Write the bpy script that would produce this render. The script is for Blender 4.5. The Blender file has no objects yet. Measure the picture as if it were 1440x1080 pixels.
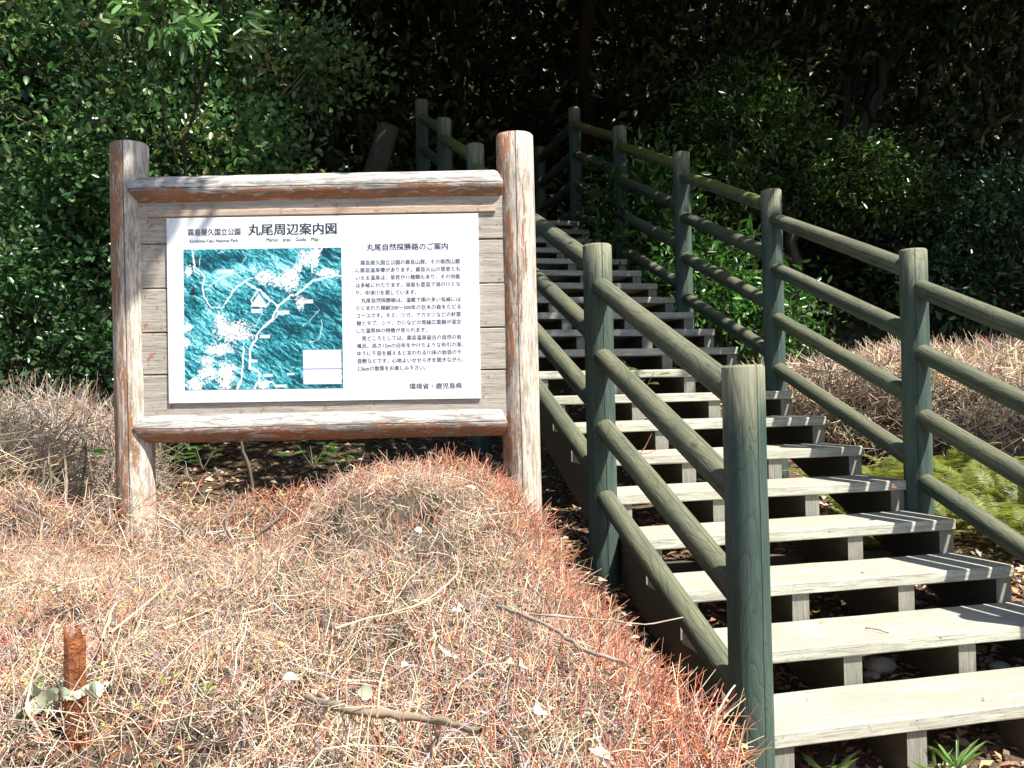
import bpy, math, random
import numpy as np
from mathutils import Vector, Matrix
random.seed(7)
RNG = np.random.default_rng(11)
S = bpy.context.scene
COL = S.collection
R = math.radians

# ------------------------------------------------------------------ camera (the eye is the world origin)
cam = bpy.data.cameras.new('camera'); camo = bpy.data.objects.new('camera', cam); COL.objects.link(camo)
F_PX, PITCH, ROLL = 1297.7, 0.0054, 0.0226
cam.sensor_width = 36.0; cam.lens = 36.0 * F_PX / 1440.0
cam.clip_start = 0.05; cam.clip_end = 400
camo.matrix_world = Matrix.Rotation(math.pi/2 + PITCH, 4, 'X') @ Matrix.Rotation(-ROLL, 4, 'Z')
S.camera = camo
# ------------------------------------------------------------------ world and sun
SUN_EL, SUN_AZ = R(57), R(127)
w = bpy.data.worlds.new("World"); S.world = w; w.use_nodes = True
nt = w.node_tree; bg = nt.nodes['Background']
sky = nt.nodes.new('ShaderNodeTexSky'); sky.sky_type = 'NISHITA'; sky.sun_disc = False
sky.sun_elevation = SUN_EL; sky.sun_rotation = SUN_AZ
nt.links.new(sky.outputs[0], bg.inputs[0]); bg.inputs[1].default_value = 0.075
SUN = Vector((math.sin(SUN_AZ)*math.cos(SUN_EL), math.cos(SUN_AZ)*math.cos(SUN_EL), math.sin(SUN_EL)))
sl = bpy.data.lights.new('sun', 'SUN'); sl.energy = 5.0; sl.angle = R(0.53); sl.color = (1.0, 0.945, 0.85)
so = bpy.data.objects.new('sun', sl); COL.objects.link(so); so.rotation_euler = SUN.to_track_quat('Z', 'Y').to_euler()
so.location = (6, -4, 12)
S.view_settings.view_transform = 'Standard'; S.view_settings.look = 'None'
S.view_settings.exposure = 1.15; S.view_settings.gamma = 1.0; S.view_settings.use_curve_mapping = False

# ------------------------------------------------------------------ tagging and mesh helpers
def tag(o, label=None, cat=None, group=None, kind=None):
    if label: o['label'] = label
    if cat: o['category'] = cat
    if group: o['group'] = group
    if kind: o['kind'] = kind
    return o
def empty(name, loc, label, cat, group=None):
    o = bpy.data.objects.new(name, None); COL.objects.link(o); o.location = loc; o.empty_display_size = .1
    return tag(o, label, cat, group)
def link(name, me, parent=None, loc=(0, 0, 0), mat=None, rot=None, label=None, kind=None):
    """loc is in world space; parents are unrotated empties (or meshes without rotation)"""
    o = bpy.data.objects.new(name, me); COL.objects.link(o)
    l = Vector(loc)
    if parent is not None:
        o.parent = parent
        q = parent
        while q is not None: l = l - q.location; q = q.parent
    o.location = l
    if rot is not None: o.rotation_euler = rot
    if mat is not None and not me.materials: me.materials.append(mat)
    if label: o['label'] = label
    if kind: o['kind'] = kind
    return o
def mesh_np(name, V, faces, mat=None, cols=None, smooth=False, flip=None):
    """V n x 3, faces m x k array (k = 3 or 4) ; cols n x 3 colour per vertex"""
    me = bpy.data.meshes.new(name)
    V = np.asarray(V, np.float32); faces = np.asarray(faces, np.int32)
    m, k = faces.shape
    me.vertices.add(len(V)); me.vertices.foreach_set('co', V.ravel())
    me.loops.add(m*k); me.loops.foreach_set('vertex_index', faces.ravel())
    me.polygons.add(m); me.polygons.foreach_set('loop_start', np.arange(0, m*k, k, dtype=np.int32))
    if smooth: me.polygons.foreach_set('use_smooth', np.ones(m, bool))
    me.update(calc_edges=True)
    if cols is not None:
        a = me.color_attributes.new('Col', 'FLOAT_COLOR', 'POINT')
        c = np.ones((len(V), 4), np.float32); c[:, :3] = cols; a.data.foreach_set('color', c.ravel())
    if mat: me.materials.append(mat)
    return me
def mesh_py(name, V, Fc, mat=None, smooth=None):
    me = bpy.data.meshes.new(name); me.from_pydata([tuple(v) for v in V], [], Fc); me.update()
    if smooth is not None:
        for p, s in zip(me.polygons, smooth if hasattr(smooth, '__len__') else [smooth]*len(me.polygons)): p.use_smooth = bool(s)
    if mat: me.materials.append(mat)
    return me
def box_mesh(name, sx, sy, sz, mat=None, bev=.004, wob=0.0, nx=1, rng=None):
    """box centred at origin, with small chamfers along its long (x) edges and an uneven surface"""
    b = bev; y, z = sy/2, sz/2
    prof = [(-y+b, -z), (y-b, -z), (y, -z+b), (y, z-b), (y-b, z), (-y+b, z), (-y, z-b), (-y, -z+b)]
    V = []; Fc = []
    rng = rng or random
    for i in range(nx+1):
        x = -sx/2 + sx*i/nx
        k = .96 if i in (0, nx) and b > 0 else 1
        for (py, pz) in prof:
            V.append((x, py + rng.uniform(-wob, wob), pz + rng.uniform(-wob, wob)))
    for i in range(nx):
        for j in range(8):
            a = i*8+j; c = i*8+(j+1) % 8
            Fc.append((a, a+8, c+8, c))
    Fc.append(tuple(range(0, 8))); Fc.append(tuple(range(nx*8+7, nx*8-1, -1)))
    return mesh_py(name, V, Fc, mat)
def log_mesh(name, L, r0, r1, mat, nseg=22, nring=7, bev=.008, rng=None, rough=.006, bow=0.0):
    """log lying from z=0 (top end) down to z=-L, lightly irregular, with a bevelled end"""
    rng = rng or random
    ph = [rng.uniform(0, 6.28) for _ in range(4)]
    V = []; Fc = []; sm = []
    zs = [0, -bev] + [-L*i/nring for i in range(1, nring)] + [-L+bev, -L]
    for zi, z in enumerate(zs):
        t = -z/L; r = r0 + (r1-r0)*t
        if zi in (0, len(zs)-1): r -= bev
        bx = bow*math.sin(math.pi*t)
        for j in range(nseg):
            a = 6.28318*j/nseg
            rr = r*(1 + rough*3*math.sin(2*a+ph[0]+t*2) + rough*math.sin(3*a+ph[1]-t*5) + rough*1.5*math.sin(7*t*3+ph[2]))
            V.append((rr*math.cos(a)+bx, rr*math.sin(a), z))
    n = len(zs)
    for i in range(n-1):
        for j in range(nseg):
            a = i*nseg+j; b = i*nseg+(j+1) % nseg
            Fc.append((b, a, a+nseg, b+nseg)); sm.append(0 < i < n-2)
    Fc.append(tuple(range(nseg))); sm.append(False)
    Fc.append(tuple(range(n*nseg-1, (n-1)*nseg-1, -1))); sm.append(False)
    return mesh_py(name, V, Fc, mat, sm)
def log_between(name, p0, p1, r0, r1, mat, parent, up=Vector((0, 0, 1)), spin=None, label=None, rng=None, bow=0.0, bev=.008, nring=7, nseg=22):
    """log from p0 to p1; its local +X points as far up as it can (so upper side wear is local)"""
    p0 = Vector(p0); p1 = Vector(p1); z = (p0-p1).normalized()
    if abs(z.z) > .97: x = Vector((1, 0, 0))
    else: x = (up - z*up.dot(z)).normalized()
    y = z.cross(x).normalized(); x = y.cross(z)
    M = Matrix((x, y, z)).transposed()
    if spin is not None: M = M @ Matrix.Rotation(spin, 3, 'Z')
    me = log_mesh(name, (p0-p1).length, r0, r1, mat, rng=rng, bow=bow, bev=bev, nring=nring, nseg=nseg)
    return link(name, me, parent, p0, rot=M.to_euler(), label=label)
def tubes(P, Rd, C, ns=3):
    """P n x k x 3 points, Rd n x k radii, C n x 3 colours -> V, F, cols"""
    n, k, _ = P.shape
    T = np.gradient(P, axis=1); T /= np.linalg.norm(T, axis=2, keepdims=True)+1e-9
    ref = np.where(np.abs(T[:, :1, 2:3]) > .9, np.array([1., 0, 0]), np.array([0, 0, 1.]))
    ref = np.broadcast_to(ref, T.shape)
    A = np.cross(T, ref); A /= np.linalg.norm(A, axis=2, keepdims=True)+1e-9
    B = np.cross(T, A)
    ang = np.arange(ns)*2*np.pi/ns
    ring = P[:, :, None, :] + Rd[:, :, None, None]*(A[:, :, None, :]*np.cos(ang)[:, None] + B[:, :, None, :]*np.sin(ang)[:, None])
    V = ring.reshape(-1, 3)
    base = (np.arange(n)*k*ns)[:, None, None]; i = np.arange(k-1)[None, :, None]*ns; j = np.arange(ns)[None, None, :]; j2 = (j+1) % ns
    Fq = np.stack([base+i+j, base+i+j2, base+i+ns+j2, base+i+ns+j], -1).reshape(-1, 4)
    cols = np.repeat(C, k*ns, axis=0)
    return V, Fq, cols
def leaves(Cn, D, N, L, W, C, simple=True, fold=.18, droop=0.0):
    """leaf blades: centre of base, direction, normal, length, width, colour"""
    n = len(Cn)
    D = D/np.linalg.norm(D, axis=1, keepdims=True)
    N = N - D*(N*D).sum(1, keepdims=True); N /= np.linalg.norm(N, axis=1, keepdims=True)+1e-9
    Sd = np.cross(D, N); L = L[:, None]; W = W[:, None]
    if simple:
        v = [Cn, Cn+D*L*.45+Sd*W*.5+N*W*fold, Cn+D*L-N*L*droop, Cn+D*L*.45-Sd*W*.5+N*W*fold]
        V = np.stack(v, 1).reshape(-1, 3); b = np.arange(n)[:, None]*4
        Fq = np.concatenate([b+np.array([[0, 1, 2]]), b+np.array([[0, 2, 3]])], 0)
        return V, Fq, np.repeat(C, 4, axis=0)
    v = [Cn, Cn+D*L*.28+Sd*W*.42+N*W*fold, Cn+D*L*.68+Sd*W*.42+N*W*fold-N*L*droop*.4, Cn+D*L-N*L*droop,
         Cn+D*L*.68-Sd*W*.42+N*W*fold-N*L*droop*.4, Cn+D*L*.28-Sd*W*.42+N*W*fold]
    V = np.stack(v, 1).reshape(-1, 3); b = np.arange(n)[:, None]*6
    Fq = np.concatenate([b+np.array([[0, 1, 2, 3]]), b+np.array([[0, 3, 4, 5]])], 0)
    return V, Fq, np.repeat(C, 6, axis=0)
def unit(n, rng=RNG):
    v = rng.normal(size=(n, 3)); return v/np.linalg.norm(v, axis=1, keepdims=True)
def palette(n, cols, wts, jit=.18, rng=RNG):
    cols = np.array(cols); wts = np.array(wts, float); wts /= wts.sum()
    c = cols[rng.choice(len(cols), n, p=wts)]
    return np.clip(c*(1+rng.normal(size=(n, 1))*jit)*(1+rng.normal(size=(n, 3))*jit*.3), .003, .9)
def unproj(px, py, Y):
    """photo pixel (1440 x 1080) at a depth of Y metres -> world point"""
    u, v = px-720, py-540
    U = u*math.cos(ROLL) - v*math.sin(ROLL); W = u*math.sin(ROLL) + v*math.cos(ROLL)
    x, y, z = U/F_PX, 1.0, -W/F_PX
    c, s = math.cos(PITCH), math.sin(PITCH)
    y2 = y*c - z*s; z2 = y*s + z*c
    return Vector((x*Y/y2, Y, z2*Y/y2))

# ------------------------------------------------------------------ materials
def new_mat(name):
    m = bpy.data.materials.new(name); m.use_nodes = True
    n = m.node_tree.nodes; l = m.node_tree.links
    return m, n, l, n['Principled BSDF']
def N(n, t, **kw):
    x = n.new(t)
    for k, v in kw.items():
        if k == 'ins':
            for a, b in v.items(): x.inputs[a].default_value = b
        else: setattr(x, k, v)
    return x
def noise(n, l, vec, scale, detail=4, rough=.6, dist=0.0):
    x = N(n, 'ShaderNodeTexNoise', ins={'Scale': scale, 'Detail': detail, 'Roughness': rough, 'Distortion': dist})
    if vec is not None: l.new(vec, x.inputs['Vector'])
    return x.outputs['Fac']
def ramp(n, l, fac, stops, interp='LINEAR'):
    x = n.new('ShaderNodeValToRGB'); x.color_ramp.interpolation = interp
    e = x.color_ramp.elements
    while len(e) < len(stops): e.new(.5)
    for i, (p, c) in enumerate(stops):
        e[i].position = p; e[i].color = (c, c, c, 1) if isinstance(c, (int, float)) else (*c, 1)
    l.new(fac, x.inputs['Fac']); return x.outputs['Color']
def mixc(n, l, fac, a, b, blend='MIX'):
    x = N(n, 'ShaderNodeMix', data_type='RGBA', blend_type=blend)
    for s, v in ((0, fac), (6, a), (7, b)):
        if hasattr(v, 'node'): l.new(v, x.inputs[s])
        else: x.inputs[s].default_value = v if s == 0 else (*v, 1)
    return x.outputs[2]
def math_(n, l, op, a, b=None, c=None, clamp=False):
    x = N(n, 'ShaderNodeMath', operation=op); x.use_clamp = clamp
    for i, v in enumerate((a, b, c)):
        if v is None: continue
        if hasattr(v, 'node'): l.new(v, x.inputs[i])
        else: x.inputs[i].default_value = v
    return x.outputs[0]
def obj_vec(n, l, scale=(1, 1, 1), rnd=True):
    tc = n.new('ShaderNodeTexCoord'); v = tc.outputs['Object']
    if rnd:
        oi = n.new('ShaderNodeObjectInfo')
        s = N(n, 'ShaderNodeVectorMath', operation='SCALE'); l.new(oi.outputs['Random'], s.inputs['Scale']); s.inputs[0].default_value = (37.1, 21.7, 53.3)
        a = N(n, 'ShaderNodeVectorMath', operation='ADD'); l.new(v, a.inputs[0]); l.new(s.outputs[0], a.inputs[1]); raw = tc.outputs['Object']; v = a.outputs[0]
    else: raw = v
    m = N(n, 'ShaderNodeMapping'); m.inputs['Scale'].default_value = scale; l.new(v, m.inputs['Vector'])
    return m.outputs[0], raw, v
def bump(n, l, bsdf, h, strength=.5, dist=.01):
    b = N(n, 'ShaderNodeBump', ins={'Strength': strength, 'Distance': dist}); l.new(h, b.inputs['Height']); l.new(b.outputs[0], bsdf.inputs['Normal'])

def wood_log(name, base_a, base_b, worn, grain_dark, wear_axis=None, wear_top=False, wear_lo=.45, wear_hi=.65, moss=None, axis='Z', crack=.6, rough=.75):
    """round timber: long figured grain, fine streaks, drying cracks, stain worn off where weather reaches it"""
    m, n, l, b = new_mat(name)
    st = (1, 1, .07) if axis == 'Z' else (.07, 1, 1)
    v, raw, off = obj_vec(n, l, st)
    fine = noise(n, l, v, 160, 3, .7)
    streak = noise(n, l, v, 34, 4, .6, .4)
    # figured grain : contour lines of a long soft noise, bent round knots
    v2 = N(n, 'ShaderNodeMapping'); v2.inputs['Scale'].default_value = (1, 1, .16) if axis == 'Z' else (.16, 1, 1); l.new(off, v2.inputs['Vector'])
    big = noise(n, l, v2.outputs[0], 9, 2, .45, .6)
    lines = math_(n, l, 'FRACT', math_(n, l, 'MULTIPLY', big, 17.0))
    ring = ramp(n, l, lines, [(0, 0), (.62, .15), (.86, 1), (1, 0)])
    kn = N(n, 'ShaderNodeTexVoronoi', feature='F1', ins={'Scale': 3.1}); 
    v3 = N(n, 'ShaderNodeMapping'); v3.inputs['Scale'].default_value = (1.6, 1.6, .9); l.new(off, v3.inputs['Vector']); l.new(v3.outputs[0], kn.inputs['Vector'])
    knot = ramp(n, l, kn.outputs['Distance'], [(0.0, 1), (.05, .9), (.10, 0)])
    broad = noise(n, l, off, 5, 3, .5)
    col = mixc(n, l, ramp(n, l, streak, [(.3, 0), (.7, 1)]), base_a, base_b)
    wear = ramp(n, l, math_(n, l, 'ADD', math_(n, l, 'MULTIPLY', streak, .7), math_(n, l, 'MULTIPLY', broad, .45)), [(wear_lo, 0), (wear_hi, 1)])
    sep = N(n, 'ShaderNodeSeparateXYZ'); l.new(raw, sep.inputs[0])
    if wear_top:   # stain gone near the cut top (local z = 0)
        topm = ramp(n, l, math_(n, l, 'ADD', math_(n, l, 'MULTIPLY', sep.outputs[2], 2.2), math_(n, l, 'ADD', math_(n, l, 'MULTIPLY', streak, 1.2), .35)), [(.45, 0), (.95, .75)])
        wear = math_(n, l, 'MAXIMUM', math_(n, l, 'MULTIPLY', wear, .5), topm)
    if wear_axis:  # upper side of a sloping rail
        up = math_(n, l, 'MULTIPLY_ADD', sep.outputs[0], 15.0, .12)
        wear = math_(n, l, 'MULTIPLY', math_(n, l, 'ADD', up, math_(n, l, 'MULTIPLY', wear, .5)), ramp(n, l, streak, [(.25, .55), (.6, 1)]), clamp=True)
    col = mixc(n, l, wear, col, worn)
    if moss:
        mo = ramp(n, l, math_(n, l, 'ADD', math_(n, l, 'MULTIPLY', sep.outputs[0], 6.0), noise(n, l, off, 14, 4, .6)), [(.42, 0), (.62, .85)])
        col = mixc(n, l, mo, col, moss)
    col = mixc(n, l, math_(n, l, 'MULTIPLY', ring, .30), col, grain_dark)
    col = mixc(n, l, math_(n, l, 'MULTIPLY', ramp(n, l, fine, [(.35, 0), (.75, 1)]), .35), col, grain_dark)
    col = mixc(n, l, knot, col, (grain_dark[0]*1.2, grain_dark[1]*.8, grain_dark[2]*.6))
    # drying crack : one wandering line down the log
    ang = math_(n, l, 'ARCTAN2', sep.outputs[1], sep.outputs[0])
    wob = math_(n, l, 'MULTIPLY', noise(n, l, v2.outputs[0], 5, 3, .5), .5)
    d = math_(n, l, 'ABSOLUTE', math_(n, l, 'ADD', math_(n, l, 'SUBTRACT', ang, wob), .25))
    d2 = math_(n, l, 'ABSOLUTE', math_(n, l, 'ADD', math_(n, l, 'SUBTRACT', ang, wob), 1.9))
    cr = ramp(n, l, math_(n, l, 'MINIMUM', d, d2), [(0, 1), (.022, .8), (.04, 0)])
    col = mixc(n, l, math_(n, l, 'MULTIPLY', cr, crack), col, (.02, .02, .015))
    l.new(col, b.inputs['Base Color']); b.inputs['Roughness'].default_value = rough
    h = math_(n, l, 'SUBTRACT', math_(n, l, 'ADD', math_(n, l, 'MULTIPLY', streak, .5), math_(n, l, 'MULTIPLY', fine, .3)), math_(n, l, 'ADD', math_(n, l, 'MULTIPLY', ring, .2), math_(n, l, 'MULTIPLY', cr, 1.2)))
    bump(n, l, b, h, .75, .006)
    return m
M_POST = wood_log('teal_stained_post', (.024, .056, .048), (.085, .122, .094), (.32, .30, .19), (.010, .028, .022), wear_top=True, wear_lo=.72, wear_hi=.95)
M_RAIL = wood_log('grey_green_rail', (.030, .060, .042), (.055, .080, .052), (.160, .162, .100), (.022, .028, .016), wear_axis='X', wear_lo=.5, wear_hi=.75)
M_MOSS = wood_log('mossy_rail', (.05, .08, .06), (.10, .12, .08), (.20, .19, .12), (.03, .035, .02), wear_axis='X', moss=(.20, .24, .035))

def peeling(name, axis_wear=None, bias=0.0, weathered_a=(.68, .60, .50), weathered_b=(.36, .31, .26), paint=(.42, .17, .075)):
    m, n, l, b = new_mat(name)
    v, raw, off = obj_vec(n, l, (1, 1, .11))
    streak = noise(n, l, v, 62, 8, .72, .5); fine = noise(n, l, v, 170, 4, .75)
    blot = noise(n, l, v, 16, 9, .72, 1.2)
    sep = N(n, 'ShaderNodeSeparateXYZ'); l.new(raw, sep.inputs[0])
    s = math_(n, l, 'ADD', blot, bias)
    if axis_wear == 'X': s = math_(n, l, 'ADD', s, math_(n, l, 'MULTIPLY', sep.outputs[0], -6.0))
    if axis_wear == 'L': s = math_(n, l, 'ADD', s, math_(n, l, 'MULTIPLY', sep.outputs[0], -1.9))
    pm = ramp(n, l, s, [(.515, 0), (.545, 1)])
    v4 = N(n, 'ShaderNodeMapping'); v4.inputs['Scale'].default_value = (1, 1, .2); l.new(off, v4.inputs['Vector'])
    flake = ramp(n, l, noise(n, l, v4.outputs[0], 75, 5, .7, .8), [(.53, 0), (.56, 1)])
    pm = math_(n, l, 'MULTIPLY', pm, math_(n, l, 'SUBTRACT', 1.0, math_(n, l, 'MULTIPLY', flake, .85)))
    wcol = mixc(n, l, ramp(n, l, streak, [(.40, 0), (.56, 1)]), weathered_b, weathered_a)
    wcol = mixc(n, l, math_(n, l, 'MULTIPLY', ramp(n, l, fine, [(.48, 0), (.60, 1)]), .62), wcol, (.16, .135, .12))
    dirt = noise(n, l, off, 9, 4, .6)
    pcol = mixc(n, l, ramp(n, l, dirt, [(.35, 0), (.7, 1)]), paint, (paint[0]*.55, paint[1]*.75, paint[2]*1.0))
    pcol = mixc(n, l, math_(n, l, 'MULTIPLY', ramp(n, l, fine, [(.45, 0), (.8, 1)]), .4), pcol, (.5, .3, .18))
    col = mixc(n, l, pm, wcol, pcol)
    ang = math_(n, l, 'ARCTAN2', sep.outputs[1], sep.outputs[0])
    wob = math_(n, l, 'MULTIPLY', noise(n, l, v, 4, 3, .5), .35)
    d = math_(n, l, 'ABSOLUTE', math_(n, l, 'ADD', math_(n, l, 'SUBTRACT', ang, wob), 1.75))
    cr = ramp(n, l, d, [(0, 1), (.02, .8), (.04, 0)])
    col = mixc(n, l, math_(n, l, 'MULTIPLY', cr, .8), col, (.05, .04, .035))
    l.new(col, b.inputs['Base Color']); b.inputs['Roughness'].default_value = .7
    h = math_(n, l, 'SUBTRACT', math_(n, l, 'ADD', math_(n, l, 'MULTIPLY', pm, .5), math_(n, l, 'MULTIPLY', streak, .6)), cr)
    bump(n, l, b, h, .8, .005)
    return m
M_SPOST = peeling('peeling_sign_post', 'L', -.01)
M_SRAIL = peeling('peeling_sign_rail', 'X', -.01, (.56, .53, .49), (.20, .195, .19), (.40, .15, .06))

def plank_mat(name, a, b_, dark, axis=0, sc=1.0, spots=None, gstr=.5, broad_amt=.35, top_dirt=None):
    m, n, l, b = new_mat(name)
    st = [1, 1, 1]; st[axis] = .05
    v, raw, off = obj_vec(n, l, tuple(st))
    g = noise(n, l, v, 70*sc, 5, .65, .25); f = noise(n, l, v, 260*sc, 2, .7); br = noise(n, l, off, 3.2, 4, .6)
    col = mixc(n, l, ramp(n, l, g, [(.28, 0), (.68, 1)]), b_, a)
    col = mixc(n, l, math_(n, l, 'MULTIPLY', ramp(n, l, f, [(.5, 0), (.75, 1)]), gstr), col, dark)
    col = mixc(n, l, math_(n, l, 'MULTIPLY', ramp(n, l, br, [(.5, 0), (.72, 1)]), broad_amt), col, b_)
    if spots:
        sp = ramp(n, l, noise(n, l, off, 22, 5, .7, .6), [(.60, 0), (.64, 1)])
        col = mixc(n, l, math_(n, l, 'MULTIPLY', sp, .8), col, spots)
    if top_dirt:   # trodden, lichen-grey upper face
        sp_ = N(n, 'ShaderNodeSeparateXYZ'); l.new(raw, sp_.inputs[0])
        tm = math_(n, l, 'MULTIPLY', ramp(n, l, sp_.outputs[2], [(.020, 0), (.0245, 1)]), ramp(n, l, noise(n, l, off, 2.4, 6, .7), [(.36, .15), (.58, 1)]))
        col = mixc(n, l, math_(n, l, 'MULTIPLY', tm, .75), col, top_dirt)
        ed = ramp(n, l, noise(n, l, off, 30, 5, .75, .5), [(.58, 0), (.68, 1)])
        col = mixc(n, l, math_(n, l, 'MULTIPLY', ed, .45), col, dark)
    l.new(col, b.inputs['Base Color']); b.inputs['Roughness'].default_value = .8
    bump(n, l, b, math_(n, l, 'ADD', g, math_(n, l, 'MULTIPLY', f, .5)), .55, .004)
    return m
M_TREAD = plank_mat('weathered_tread', (.59, .585, .50), (.30, .295, .24), (.13, .12, .09), broad_amt=.6, sc=.8, gstr=.85, top_dirt=(.29, .27, .215))
M_STRING = plank_mat('shaded_stringer', (.105, .090, .062), (.060, .052, .036), (.03, .027, .02), axis=1, sc=1.2)  # dark tone: the shade on the timber sides is put into the colour
M_ENDS = plank_mat('lit_weathered_riser_end', (.33, .32, .27), (.17, .165, .135), (.07, .065, .05), axis=2, sc=1.6, gstr=.8)  # front faces of the same timber, lighter: sunlight on them painted in
M_BOARD = plank_mat('sign_board_plank', (.53, .49, .42), (.31, .28, .24), (.11, .095, .08), gstr=.8, sc=1.1, spots=(.34, .11, .045))
M_BATTEN = plank_mat('sign_batten', (.56, .48, .39), (.42, .27, .18), (.20, .14, .10), sc=.9, spots=(.38, .12, .05))

def attr_mat(name, rough=.5, spec=.5, trans=0.0, bumpy=False):
    m, n, l, b = new_mat(name)
    a = N(n, 'ShaderNodeAttribute', attribute_name='Col')
    l.new(a.outputs['Color'], b.inputs['Base Color']); b.inputs['Roughness'].default_value = rough
    b.inputs['Specular IOR Level'].default_value = spec
    if trans > 0:
        t = n.new('ShaderNodeBsdfTranslucent'); mx = n.new('ShaderNodeMixShader'); mx.inputs[0].default_value = trans
        hs = N(n, 'ShaderNodeHueSaturation', ins={'Saturation': 1.15, 'Value': 1.6}); l.new(a.outputs['Color'], hs.inputs['Color'])
        l.new(hs.outputs[0], t.inputs['Color'])
        l.new(b.outputs[0], mx.inputs[1]); l.new(t.outputs[0], mx.inputs[2]); l.new(mx.outputs[0], n['Material Output'].inputs[0])
    return m
M_TWIG = attr_mat('twig_bark', .55, .35)
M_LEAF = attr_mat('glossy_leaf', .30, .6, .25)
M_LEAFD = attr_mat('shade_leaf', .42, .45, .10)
M_FERN = attr_mat('fern_leaf', .5, .4, .35)
M_DRY = attr_mat('dry_leaf', .75, .25, .12)
M_PRINT = attr_mat('printed_map', .42, .4)

def flat_mat(name, c, rough=.6, metal=0.0, spec=.5):
    m, n, l, b = new_mat(name); b.inputs['Base Color'].default_value = (*c, 1); b.inputs['Roughness'].default_value = rough
    b.inputs['Metallic'].default_value = metal; b.inputs['Specular IOR Level'].default_value = spec
    return m
def noisy_mat(name, a, b_, scale, rough=.85, bs=.6, bd=.02, detail=7, stretch=(1, 1, 1), rnd=True, third=None):
    m, n, l, b = new_mat(name); v, raw, off = obj_vec(n, l, stretch, rnd)
    f = noise(n, l, v, scale, detail, .65, .2)
    col = mixc(n, l, ramp(n, l, f, [(.32, 0), (.68, 1)]), a, b_)
    if third: col = mixc(n, l, ramp(n, l, noise(n, l, v, scale*4.3, 4, .6), [(.55, 0), (.7, 1)]), col, third)
    l.new(col, b.inputs['Base Color']); b.inputs['Roughness'].default_value = rough
    bump(n, l, b, f, bs, bd); return m
M_SOIL = noisy_mat('leaf_litter_soil', (.045, .032, .021), (.10, .068, .042), 16, rnd=False, third=(.17, .115, .07))
M_BARK = noisy_mat('bark', (.045, .038, .03), (.11, .095, .075), 24, stretch=(1, 1, .2))
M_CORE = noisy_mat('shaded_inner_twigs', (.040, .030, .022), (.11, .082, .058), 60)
M_RUST = noisy_mat('rusted_steel', (.16, .045, .015), (.38, .13, .04), 38, third=(.09, .035, .02), bs=.9)
M_STONE = noisy_mat('pale_stone', (.30, .28, .25), (.45, .43, .38), 18)
M_RIBBON = flat_mat('torn_plastic_ribbon', (.62, .68, .48), .45)
M_PANEL = flat_mat('white_enamel_panel', (.80, .83, .87), .30)
M_PEDGE = flat_mat('panel_edge', (.35, .36, .38), .5)
M_INK = flat_mat('dark_ink', (.015, .028, .055), .5)
M_INK2 = flat_mat('blue_ink', (.02, .026, .09), .5)
M_SCREW = flat_mat('screw_steel', (.25, .25, .26), .4, .8)
M_WHITE = flat_mat('white_print', (.80, .83, .86), .4)
M_BLACK = flat_mat('black_print', (.012, .03, .04), .5)

# ------------------------------------------------------------------ value noise in numpy
def vnoise(x, y, seed=0):
    xi = np.floor(x).astype(int); yi = np.floor(y).astype(int); fx = x-xi; fy = y-yi
    fx = fx*fx*(3-2*fx); fy = fy*fy*(3-2*fy)
    def h(a, b):
        k = (a*374761393 + b*668265263 + seed*144665) & 0x7fffffff
        k = ((k ^ (k >> 13))*1274126177) & 0x7fffffff
        return ((k ^ (k >> 16)) & 0xffff)/65535.0
    return (h(xi, yi)*(1-fx)+h(xi+1, yi)*fx)*(1-fy) + (h(xi, yi+1)*(1-fx)+h(xi+1, yi+1)*fx)*fy
def fbm(x, y, o=4, seed=0, g=.5):
    s = 0; a = 1; t = 0
    for i in range(o): s = s + a*vnoise(x*2**i+i*7.3, y*2**i-i*3.1, seed+i); t += a; a *= g
    return s/t

# ------------------------------------------------------------------ terrain
O = Vector((.8504, 3.0883, -1.1722)); YAW = .234
U = Vector((math.cos(YAW), math.sin(YAW), 0)); Vv = Vector((-math.sin(YAW), math.cos(YAW), 0)); K = Vector((0, 0, 1))
RISE, RUN, WID, TD, TT = .16, .3719, 1.6226, .368, .052
def st(u, v, z): return O + U*u + Vv*v + K*z          # stair frame -> world
SL = RISE/RUN
def sstep(a, b, x): t = np.clip((x-a)/(b-a), 0, 1); return t*t*(3-2*t)
def ground(x, y):
    x = np.asarray(x, float); y = np.asarray(y, float)
    z = np.interp(y, [-10, 3.0, 4.5, 8.0, 9.6, 12.5, 16, 40, 70], [-1.52, -1.50, -1.12, -.40, .05, 1.3, 3.2, 17.5, 36])
    bank = sstep(.75, .15, x)*sstep(6.5, 3.4, y)*sstep(-6, 0.6, y)
    z = z + bank*.42*sstep(-9, -1, x)
    z = z + .10*(fbm(x*.7+9, y*.7+3, 3, 4)-.5) + .05*(fbm(x*3, y*3, 3, 9)-.5)
    return z
gx = np.concatenate([np.linspace(-45, -7, 28), np.linspace(-6.8, 8, 150), np.linspace(8.5, 45, 28)])
gy = np.concatenate([np.linspace(-12, 0.5, 16), np.linspace(.6, 13, 130), np.linspace(13.5, 70, 50)])
X, Y = np.meshgrid(gx, gy); Z = ground(X, Y)
nx, ny = len(gx), len(gy)
idx = np.arange(nx*ny).reshape(ny, nx)
fq = np.stack([idx[:-1, :-1], idx[:-1, 1:], idx[1:, 1:], idx[1:, :-1]], -1).reshape(-1, 4)
tag(link('ground', mesh_np('ground', np.stack([X, Y, Z], -1).reshape(-1, 3), fq, M_SOIL, smooth=True)), kind='structure')

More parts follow.
